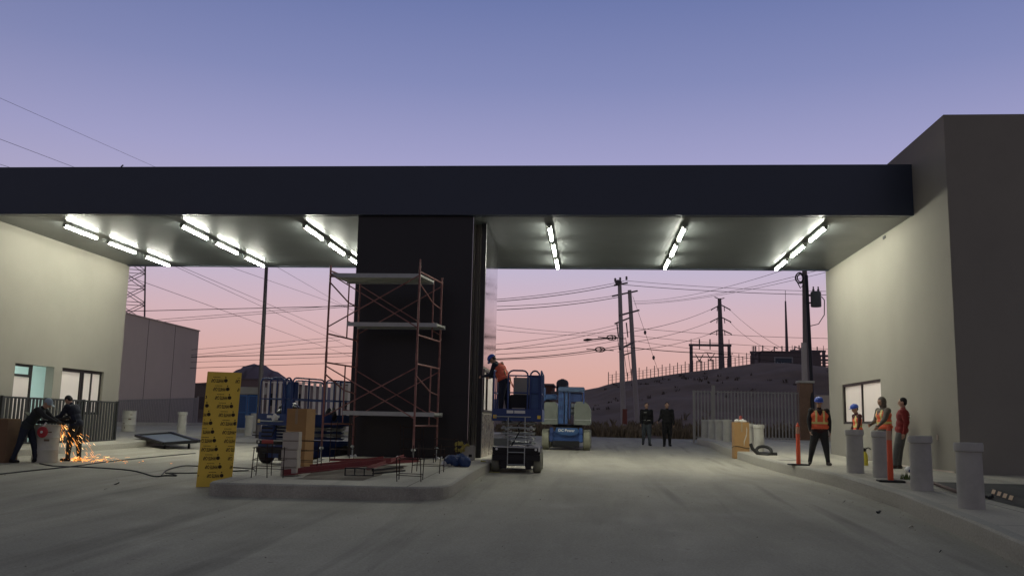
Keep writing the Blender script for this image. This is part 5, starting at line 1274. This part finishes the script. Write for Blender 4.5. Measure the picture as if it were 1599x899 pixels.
def person(label, loc_, rz_, height=1.72, lean=0, side=0, legs=((5, 4, 5), (-5, 4, 5)), arms=((5, 8, 15, 0), (5, 8, 15, 0)), head=(0, 0),
           top=None, low=None, sleeve=None, shoe=None, vest=None, stripes=None, helmet=None, hair=True, hood=None, gloves=None, bulk=1.0, vox=.0115, chest_back=None, foot_z=None, collar=None):
    """legs: (thigh forward, outward, knee) left,right; arms: (forward, outward, elbow, inward); local +Y is the way the person faces"""
    s = height/1.72; V = Vector
    t = thing('person', label, 'person', loc_, rz_)
    l = R(lean); sd = R(side)
    u = V((math.sin(sd)*math.cos(l), math.sin(l), math.cos(l)*math.cos(sd))).normalized(); fw = V((0, math.cos(l), -math.sin(l)))
    pel = V((0, 0, .94))
    J = {'pel': pel, 'waist': pel+u*.16, 'chest': pel+u*.36, 'neckb': pel+u*.52+fw*.0}
    hp, hy = R(head[0]), R(head[1])
    hu = V((math.sin(hy)*.0, math.sin(l*.7+hp), math.cos(l*.7+hp)))
    J['head'] = J['neckb']+u*.02+hu*.135+V((0, .015, 0))
    hf = V((-math.sin(hy), math.cos(hy)*math.cos(l*.7+hp), -math.sin(l*.7+hp)*math.cos(hy))).normalized(); hr = hf.cross(hu).normalized(); hu2 = hr.cross(hf)
    HM = Matrix((hr, hf, hu2)).transposed()
    feet = []
    for i, sx in enumerate((-1, 1)):
        tf, so, kn = [R(a) for a in legs[i]]
        hip = pel+V((sx*.085, 0, -.03)); k = hip+V((sx*math.sin(so), math.sin(tf)*math.cos(so), -math.cos(tf)*math.cos(so)))*.42
        sh = tf-kn; a = k+V((sx*math.sin(so)*.9, math.sin(sh)*math.cos(so), -math.cos(sh)*math.cos(so)))*.41
        J['hip%d' % i], J['knee%d' % i], J['ank%d' % i] = hip, k, a
        tf_ = V((sx*.22, 1, 0)).normalized(); toe = a+tf_*.16+V((0, 0, -.045)); J['toe%d' % i] = toe; J['heel%d' % i] = a-tf_*.05+V((0, 0, -.045))
        af, ao, el, inn = [R(a_) for a_ in arms[i]]
        shd = J['chest']+u*.115+V((sx*.185, 0, 0)); J['sh%d' % i] = shd
        e = shd+V((sx*math.sin(ao), math.sin(af)*math.cos(ao), -math.cos(af)*math.cos(ao)))*.285
        fa = af+el; w = e+V((sx*math.sin(ao)*.5-sx*math.sin(inn), math.sin(fa)*math.cos(inn), -math.cos(fa)*math.cos(inn)))*.25
        J['el%d' % i], J['wr%d' % i] = e, w
    zmin = min(J['ank0'].z, J['ank1'].z)-.085
    for k in J: J[k] = V((J[k].x, J[k].y, J[k].z-zmin))
    m = MB(); bk = bulk; segs = []
    def C(a, b, ra, rb, kind): cap(m, J[a], J[b], ra, rb); segs.append((J[a], J[b], kind))
    RAD = {'low': .078*bulk, 'top': .135*bulk, 'sleeve': .05*bulk, 'hand': .028, 'shoe': .045}
    TM = Matrix((u.cross(fw)*-1, fw, u)).transposed() if False else Matrix((V((1, 0, 0)), fw, u)).transposed()
    up_ = lambda a: J['pel']+u*a
    m.ell(up_(.02), (.165*bk, .125*bk, .13), TM, 16, 10); m.ell(up_(.16), (.150*bk, .112*bk, .17), TM, 16, 10); m.ell(up_(.34), (.172*bk, .122*bk, .18), TM, 16, 10); m.ell(up_(.44), (.175*bk, .10*bk, .085), TM, 16, 10)
    segs += [(J['pel']-u*.08, J['pel']+u*.0, 'low'), (up_(.05), up_(.47), 'top')]
    cap(m, J['neckb']-u*.04, J['head']-hu2*.05, .062, .055); segs.append((J['neckb']+u*.03, J['head'], 'skin'))
    for i in (0, 1):
        C('hip%d' % i, 'knee%d' % i, .098*bk, .068*bk, 'low'); C('knee%d' % i, 'ank%d' % i, .067*bk, .050, 'low')
        cap(m, J['knee%d' % i].lerp(J['ank%d' % i], .78), J['ank%d' % i]+V((0, 0, -.01)), .058, .056)
        tf_ = (J['toe%d' % i]-J['heel%d' % i]).normalized(); cap(m, J['heel%d' % i]+V((0, 0, .005)), J['toe%d' % i], .042, .038); m.ell(J['ank%d' % i]+V((0, .01, -.03)), (.045, .06, .05)); segs.append((J['heel%d' % i], J['toe%d' % i], 'shoe'))
        m.ell(J['sh%d' % i]-u*.015, (.07*bk, .07*bk, .075)); C('sh%d' % i, 'el%d' % i, .062*bk, .048*bk, 'sleeve'); C('el%d' % i, 'wr%d' % i, .047*bk, .032, 'sleeve')
        # hand: palm, four unequal curled fingers and a thumb
        d = (J['wr%d' % i]-J['el%d' % i]).normalized(); sx = (-1, 1)[i]; side_ = d.cross(V((sx, 0, 0))); side_ = side_.normalized() if side_.length > .1 else V((0, 1, 0)); nrm = d.cross(side_).normalized()
        if nrm.x*sx > 0: nrm = -nrm      # palm side faces the body
        w0 = J['wr%d' % i]; HMx = Matrix((side_, nrm, d)).transposed()
        m.ell(w0+d*.055, (.040, .020, .055), HMx, 12, 8); segs.append((w0+d*.02, w0+d*.16, 'hand'))
        fdir = 1 if (side_.y > 0) else -1
        for f in range(4):
            o_ = (f-1.5)*.0185; L = (.062, .072, .068, .052)[f]; b0_ = w0+d*.095+side_*o_*(-fdir); k1 = b0_+(d*.85+nrm*.4).normalized()*L*.55; k2 = k1+(d*.45+nrm*.8).normalized()*L*.5
            m.tube([b0_-d*.02, b0_, k1, k2, k2+(k2-k1)*.15], [.010, .0105, .010, .009, .005], 7)
        tb = w0+d*.035+side_*fdir*.032; t1_ = tb+(side_*fdir*.6+d*.75+nrm*.3).normalized()*.038; t2_ = t1_+(d*.8+nrm*.5+side_*fdir*.1).normalized()*.032; m.tube([w0+d*.03+side_*fdir*.015, tb, t1_, t2_], [.013, .0125, .011, .008], 7)
    Hc = J['head']
    def hp_(x, y, z): return Hc+HM@V((x, y, z))
    m.ell(hp_(0, -.008, .022), (.076, .094, .098), HM, 18, 12); m.ell(hp_(0, .022, -.040), (.058, .066, .072), HM, 16, 10); m.ell(hp_(0, .045, -.085), (.030, .030, .026), HM, 10, 7)
    m.tube([hp_(0, .082, .018), hp_(0, .104, -.018), hp_(0, .098, -.030)], [.010, .016, .013], 8); m.ell(hp_(0, .086, -.055), (.024, .012, .010), HM, 10, 6); m.ell(hp_(0, .084, .026), (.052, .014, .012), HM, 10, 6)
    for sx in (-1, 1): m.ell(hp_(sx*.078, -.006, -.004), (.012, .022, .034), HM, 8, 6)
    if hood: m.ell(hp_(0, -.026, .012), (.104, .118, .135), HM, 16, 10); m.ell(hp_(0, -.03, -.09), (.10, .09, .09), HM, 14, 8)
    me = remesh(m, vox)
    me.transform(Matrix.Scale(s, 4))
    mats_ = [low, top, sleeve or top, SKIN, shoe or BOOT, gloves or SKIN, EYE]; names = {'low': 0, 'top': 1, 'sleeve': 2, 'skin': 3, 'shoe': 4, 'hand': 5}
    for q in mats_: me.materials.append(q)
    idx = []; inv = 1/s
    hem = J['pel'].z-.10; HMi = HM.inverted()
    for p in me.polygons:
        c = p.center*inv; lc = HMi@(c-Hc)
        if (c-Hc).length < .17 and lc.z > -.115: k = 3 if not (hood and (lc.y < .05 or lc.z > .075 or lc.z < -.07)) else 2
        else:
            best = min(((seg_dist(c, a, b)[0]-RAD[kd], kd) for a, b, kd in segs if kd != 'skin'), key=lambda q: q[0]); k = names[best[1]]
            if k == 0 and (c-J['pel']).dot(u) > -.06 and c.z > hem: k = 1
            if k == 0 and min((c-J['ank0']).length, (c-J['ank1']).length) < .075 and c.z < max(J['ank0'].z, J['ank1'].z)+.0: k = 4
            if k == 5 and min((c-J['wr0']).length, (c-J['wr1']).length) < .018: k = 2
        idx.append(k)
    me.polygons.foreach_set('material_index', idx)
    # eyes and brows, set into the face
    em = MB()
    for sx in (-1, 1):
        em.ell(hp_(sx*.030, .084, .008)*s, (.010*s, .006*s, .006*s), HM, 8, 6); em.box(hp_(sx*.030, .092, .030)*s, (.032*s, .006*s, .006*s), HM)
    bm = bmesh.new(); bm.from_mesh(me); vs = [bm.verts.new(v) for v in em.v]
    for f in em.f:
        try: fc = bm.faces.new([vs[i] for i in f]); fc.material_index = 6
        except Exception: pass
    bm.to_mesh(me); bm.free()
    me.name = 'body'; b = bpy.data.objects.new('body', me); COL.objects.link(b); b.parent = t
    for p in me.polygons: p.use_smooth = True
    def part(mb, nm, mt, **k):
        mb.v = [tuple(V(v)*s) for v in mb.v]; return mb.build(nm, mt, t, smooth=True)
    if hair and not helmet and not hood:
        h = MB(); prof = []
        h.ell(hp_(0, -.020, .038), (.083, .092, .092), HM, 16, 10); h.ell(hp_(0, -.050, .0), (.078, .060, .075), HM, 14, 8)
        h.v = [tuple(V(v)+HM@V((0, 0, 0))) for v in h.v]
        part(h, 'hair', HAIR)
    if helmet:
        h = MB(); prof = [(.118, .035), (.116, .05), (.112, .085), (.094, .125), (.06, .152), (.02, .160), (.0, .161)]
        h.lathe(prof, Hc, 20, 0, HM, 1.0, 1.12); h.prism([tuple(hp_(.10*math.cos(a), .105+.07*math.sin(a), .036)) for a in [math.pi*i/8 for i in range(9)]], HM@V((0, 0, 0)), HM@V((0, 0, .008)))
        h.tube([hp_(0, -.09, .13), hp_(0, 0, .166), hp_(0, .09, .13)], .010, 6)
        part(h, 'hard_hat', helmet)
        if hair:
            h = MB(); h.ell(hp_(0, -.045, .0), (.077, .058, .062), HM, 12, 8); part(h, 'hair', HAIR)
    if vest or chest_back:
        h = MB(); g = 1.10
        h.ell(up_(.05), (.172*bk*g, .125*bk*g, .10), TM, 18, 10); h.ell(up_(.18), (.158*bk*g, .116*bk*g, .17), TM, 18, 10); h.ell(up_(.34), (.168*bk*g, .124*bk*g, .15), TM, 18, 10); h.ell(up_(.44), (.140*bk*g, .098*bk*g*1.05, .075), TM, 18, 10)
        vm = remesh(h, .013, 3); vm.transform(Matrix.Scale(s, 4))
        for q in (vest, stripes or LIME, top): vm.materials.append(q)
        ix = []
        for p in vm.polygons:
            c = p.center*inv; lc = TM.inverted()@(c-J['pel']); k = 0
            if .13 < lc.z < .185 or .02 < lc.z < .06 and stripes == 'x': k = 1
            if abs(abs(lc.x)-.095) < .026 and lc.z > .185: k = 1
            if lc.y > 0 and lc.z > .36 and abs(lc.x) < (.02+(lc.z-.36)*.5): k = 2
            ix.append(k)
        vm.polygons.foreach_set('material_index', ix); vm.name = 'safety_vest'
        for p in vm.polygons: p.use_smooth = True
        vo = bpy.data.objects.new('safety_vest', vm); COL.objects.link(vo); vo.parent = t
    t['_'] = 0; del t['_']
    return t, J, s, HM, TM, u, fw
def strip(t, s, pts, w, th, mt, nm, up=(0, 0, 1)):
    m = MB()
    for a, b in zip(pts, pts[1:]): m.beam(Vector(a)*s, Vector(b)*s, w*s, th*s, up=up)
    return m.build(nm, mt, t)

blk, nvy, drk = cloth('black', (.0045, .0045, .0055)), cloth('navy', (.014, .018, .034)), cloth('charcoal', (.022, .023, .024))
jean, olive, maroon = cloth('grey_jeans', (.055, .065, .075)), cloth('dark_olive', (.028, .030, .022)), cloth('maroon', (.07, .018, .018))
beige, tan, redj = cloth('beige_hoodie', (.125, .105, .085)), cloth('tan_trousers', (.20, .165, .12)), cloth('red_jacket', (.22, .022, .018))
# man in the orange vest, facing the camera, feet apart
p = G(1281, 726, .26)
person('man in a blue helmet and orange vest standing with feet apart on the right pavement', p, R(176), 1.69, 2, 0, ((10, 7, 8), (4, 13, 4)), ((-4, 14, 18, 6), (2, 15, 22, 8)), (8, 0),
       top=cloth('dark_red', (.035, .012, .012)), low=drk, vest=HIVIS, helmet=HELM, bulk=1.34, sleeve=cloth('dark_sleeve', (.018, .016, .016)))
# small worker in profile by the window
p = G(1347, 720, .26); p = Vector((7.05, 26.2, gz(26)+.26)); p.x = P(1341, 700, 26.2).x
person('short worker in a blue helmet and orange vest standing in profile by the right window', p, R(100), 1.58, 3, 0, ((8, 3, 8), (-6, 3, 6)), ((10, 6, 15, 0), (2, 8, 20, 0)), (14, 0),
       top=maroon, low=drk, vest=HIVIS, helmet=HELM, sleeve=maroon, bulk=.98)
# hooded man with an arm stretched out
q = Vector((P(1383, 700, 24.4).x, 24.4, gz(24.4)+.26))
person('man in a beige hood and brown sweatshirt reaching forward beside the wall', q, R(108), 1.74, 4, 0, ((6, 4, 6), (-4, 4, 4)), ((30, 12, 20, 0), (14, 10, 50, 25)), (6, 0),
       top=beige, low=tan, vest=HIVIS, stripes=LIME, sleeve=beige, hood=True, bulk=1.3)
# man in the red jacket leaning against the wall
q = Vector((P(1409, 700, 22.9).x, 22.9, gz(22.9)+.26))
tt, J, s_, HM_, TM_, u_, f_ = person('man in a dark red jacket and grey trousers leaning back against the right wall', q, R(72), 1.70, -7, 0, ((16, 3, 6), (8, 4, 4)), ((-12, 10, 25, 10), (-16, 12, 30, 14)), (8, 0),
       top=redj, low=cloth('grey_trousers', (.11, .11, .10)), sleeve=redj, bulk=1.3)
strip(tt, s_, [J['pel']+u_*.36+TM_@Vector((x, -.158+abs(x)*.15, 0)) for x in (-.12, -.04, .04, .12)], .045, .008, SILV, 'reflective_stripe')
# two men walking towards the camera
pw = Vector((P(1009.5, 690, 40).x, 40, gz(40)))
tt, J, s_, HM_, TM_, u_, f_ = person('man in a black jacket with reflective patches and grey jeans walking up the lane', pw, R(184), 1.82, 1, 0, ((10, 2, 4), (-9, 2, 10)), ((-8, 10, 12, 0), (8, 10, 12, 0)), (2, 0), top=blk, low=jean, shoe=blk, bulk=1.28)
for x0, x1, z in ((.02, .13, .40), (-.13, -.01, .09), (.05, .13, .10)): strip(tt, s_, [J['pel']+u_*z+TM_@Vector((x0, .160, 0)), J['pel']+u_*z+TM_@Vector((x1, .153, 0))], .035, .012, SILV, 'reflective_patch')
pw = Vector((P(1040.5, 690, 40).x, 39.6, gz(39.6)))
tt, J, s_, *_r = person('man all in black walking beside the one with reflective patches', pw, R(178), 1.86, 1, 0, ((-8, 2, 9), (9, 2, 4)), ((4, 10, 10, 0), (-4, 12, 55, -20)), (2, 0), top=blk, low=blk, shoe=blk, bulk=1.32)
# worker on the right lift, bent towards the booth window
ql = on_lift(liftR, (-.36, -.55, DECK+.002))
tt, J, s_, HM_, TM_, u_, f_ = person('blue helmeted worker in an orange harness vest on the right lift at the window', ql, R(70), 1.57, 27, 0, ((4, 4, 4), (-4, 5, 2)), ((16, 8, 62, 4), (10, 8, 70, 6)), (32, 0),
       top=nvy, low=nvy, vest=mat('vest_red_orange', (.72, .13, .07), .7, var=.1), stripes=mat('vest_red_orange', (.7, .1, .05)), helmet=HELM, sleeve=nvy, bulk=1.3, shoe=mat('shoe_grey', (.2, .2, .2), .7))
hm = MB()
def tp(x, y, z): return (J['pel']+u_*z+TM_@Vector((x, y, 0)))*s_
for sx in (-1, 1): hm.tube([tp(sx*.05, -.145, .50), tp(sx*.02, -.15, .36), tp(-sx*.10, -.145, .20), tp(-sx*.12, -.14, .0), tp(sx*.02, -.16, -.12)], .014*s_, 6)
hm.tube([tp(-.17, -.06, .16), tp(-.1, -.145, .16), tp(.1, -.145, .16), tp(.17, -.06, .16)], .014*s_, 6)
hm.build('harness', mat('harness_tan', (.32, .22, .10), .7), tt, smooth=True)
strip(tt, 1, [tp(-.08, -.15, -.02), tp(-.05, -.17, -.22), tp(.02, -.16, -.28), tp(.08, -.14, -.2), tp(.13, -.12, -.02)], .04*s_, .012, mat('lanyard_orange', (.65, .14, .08), .6), 'lanyard', up=(0, 1, 0))
# the two grinders at the drum
q = G(37, 722); 
tt, J, s_, HM_, TM_, u_, f_ = person('worker in dark clothes and a pale cap bending over the drum from the left', q, R(-82), 1.66, 38, 0, ((18, 6, 8), (-10, 8, 6)), ((44, 8, 22, 14), (52, 6, 14, 10)), (16, 0),
       top=mat('cloth_dark_teal', (.020, .026, .028), .85), low=nvy, sleeve=drk, shoe=blk, gloves=BOOT, hair=False, bulk=1.15)
h = MB(); Hc = J['head']
h.ell((Hc+HM_@Vector((0, -.012, .045)))*s_, (.092*s_, .108*s_, .092*s_), HM_, 16, 10); h.box((Hc+HM_@Vector((0, .12, .055)))*s_, (.12*s_, .09*s_, .01*s_), HM_); h.build('cap', mat('cap_pale', (.30, .36, .40), .8), tt, smooth=True)
strip(tt, s_, [J['pel']+u_*.20+TM_@Vector((x, -.13, 0)) for x in (-.1, .1)], .22, .012, mat('patch_olive', (.09, .10, .06), .8), 'back_patch', up=tuple(u_))
q = G(114, 720)
tt, J, s_, HM_, TM_, u_, f_ = person('worker in dark clothes holding the grinder right of the drum with his head bowed', q, R(82), 1.66, 20, 0, ((8, 4, 8), (-3, 4, 2)), ((30, 6, 46, 10), (34, 6, 40, 10)), (32, 0),
       top=nvy, low=drk, sleeve=nvy, shoe=blk, gloves=BOOT, hair=True, bulk=1.2)
# the workpiece and the tool
dz = gz(21.4)+.9; dc = Vector(drA.location)
m = MB(); m.beam((-.55, 0, 0), (.62, .05, .03), .09, .035); m.beam((-.55, .045, .03), (.62, .09, .06), .02, .07); tag(m.build('steel_workpiece', M_dark, loc=(dc.x+.05, dc.y-.02, dz+.015)), 'dark steel bar being cut on top of the white drum', 'steel bar')
gpos = P(92, 657, 21.5); gt = thing('angle_grinder', 'angle grinder in the hands of the worker right of the drum', 'power tool', gpos)
m = MB(); m.tube([(.05, 0, .03), (.28, 0, .10)], [.03, .034], 10); m.tube([(.02, 0, .03), (.06, 0, .03)], .035, 10); m.build('body', M_rubber, gt, smooth=True)
m = MB(); m.lathe([(.062, -.002), (.062, .002)], (0, 0, .0), 18, 0, Matrix.Rotation(.3, 3, 'X')); m.build('disc', M_galv, gt)
rp = P(73, 674, 20.95); rc = thing('red_disc', 'red round disc on the front of the white drum', 'power tool', (rp.x, dc.y-.36, rp.z))
m = MB(); m.lathe([(.0, -.03), (.12, -.03), (.135, 0), (.12, .03), (0, .035)], (0, 0, 0), 20, 0, Matrix.Rotation(math.pi/2, 3, 'X')); m.build('disc_body', mat('disc_red', (.42, .02, .03), .4), rc, smooth=True)  # plain red disc with a pale stub, set against the drum front
m = MB(); m.lathe([(.0, -.05), (.03, -.05), (.03, -.03)], (0, 0, 0), 12, 0, Matrix.Rotation(-math.pi/2, 3, 'X')); m.tube([(0, .0, .12), (.02, .08, .22)], .02, 6); m.build('handle', M_white, rc, smooth=True)
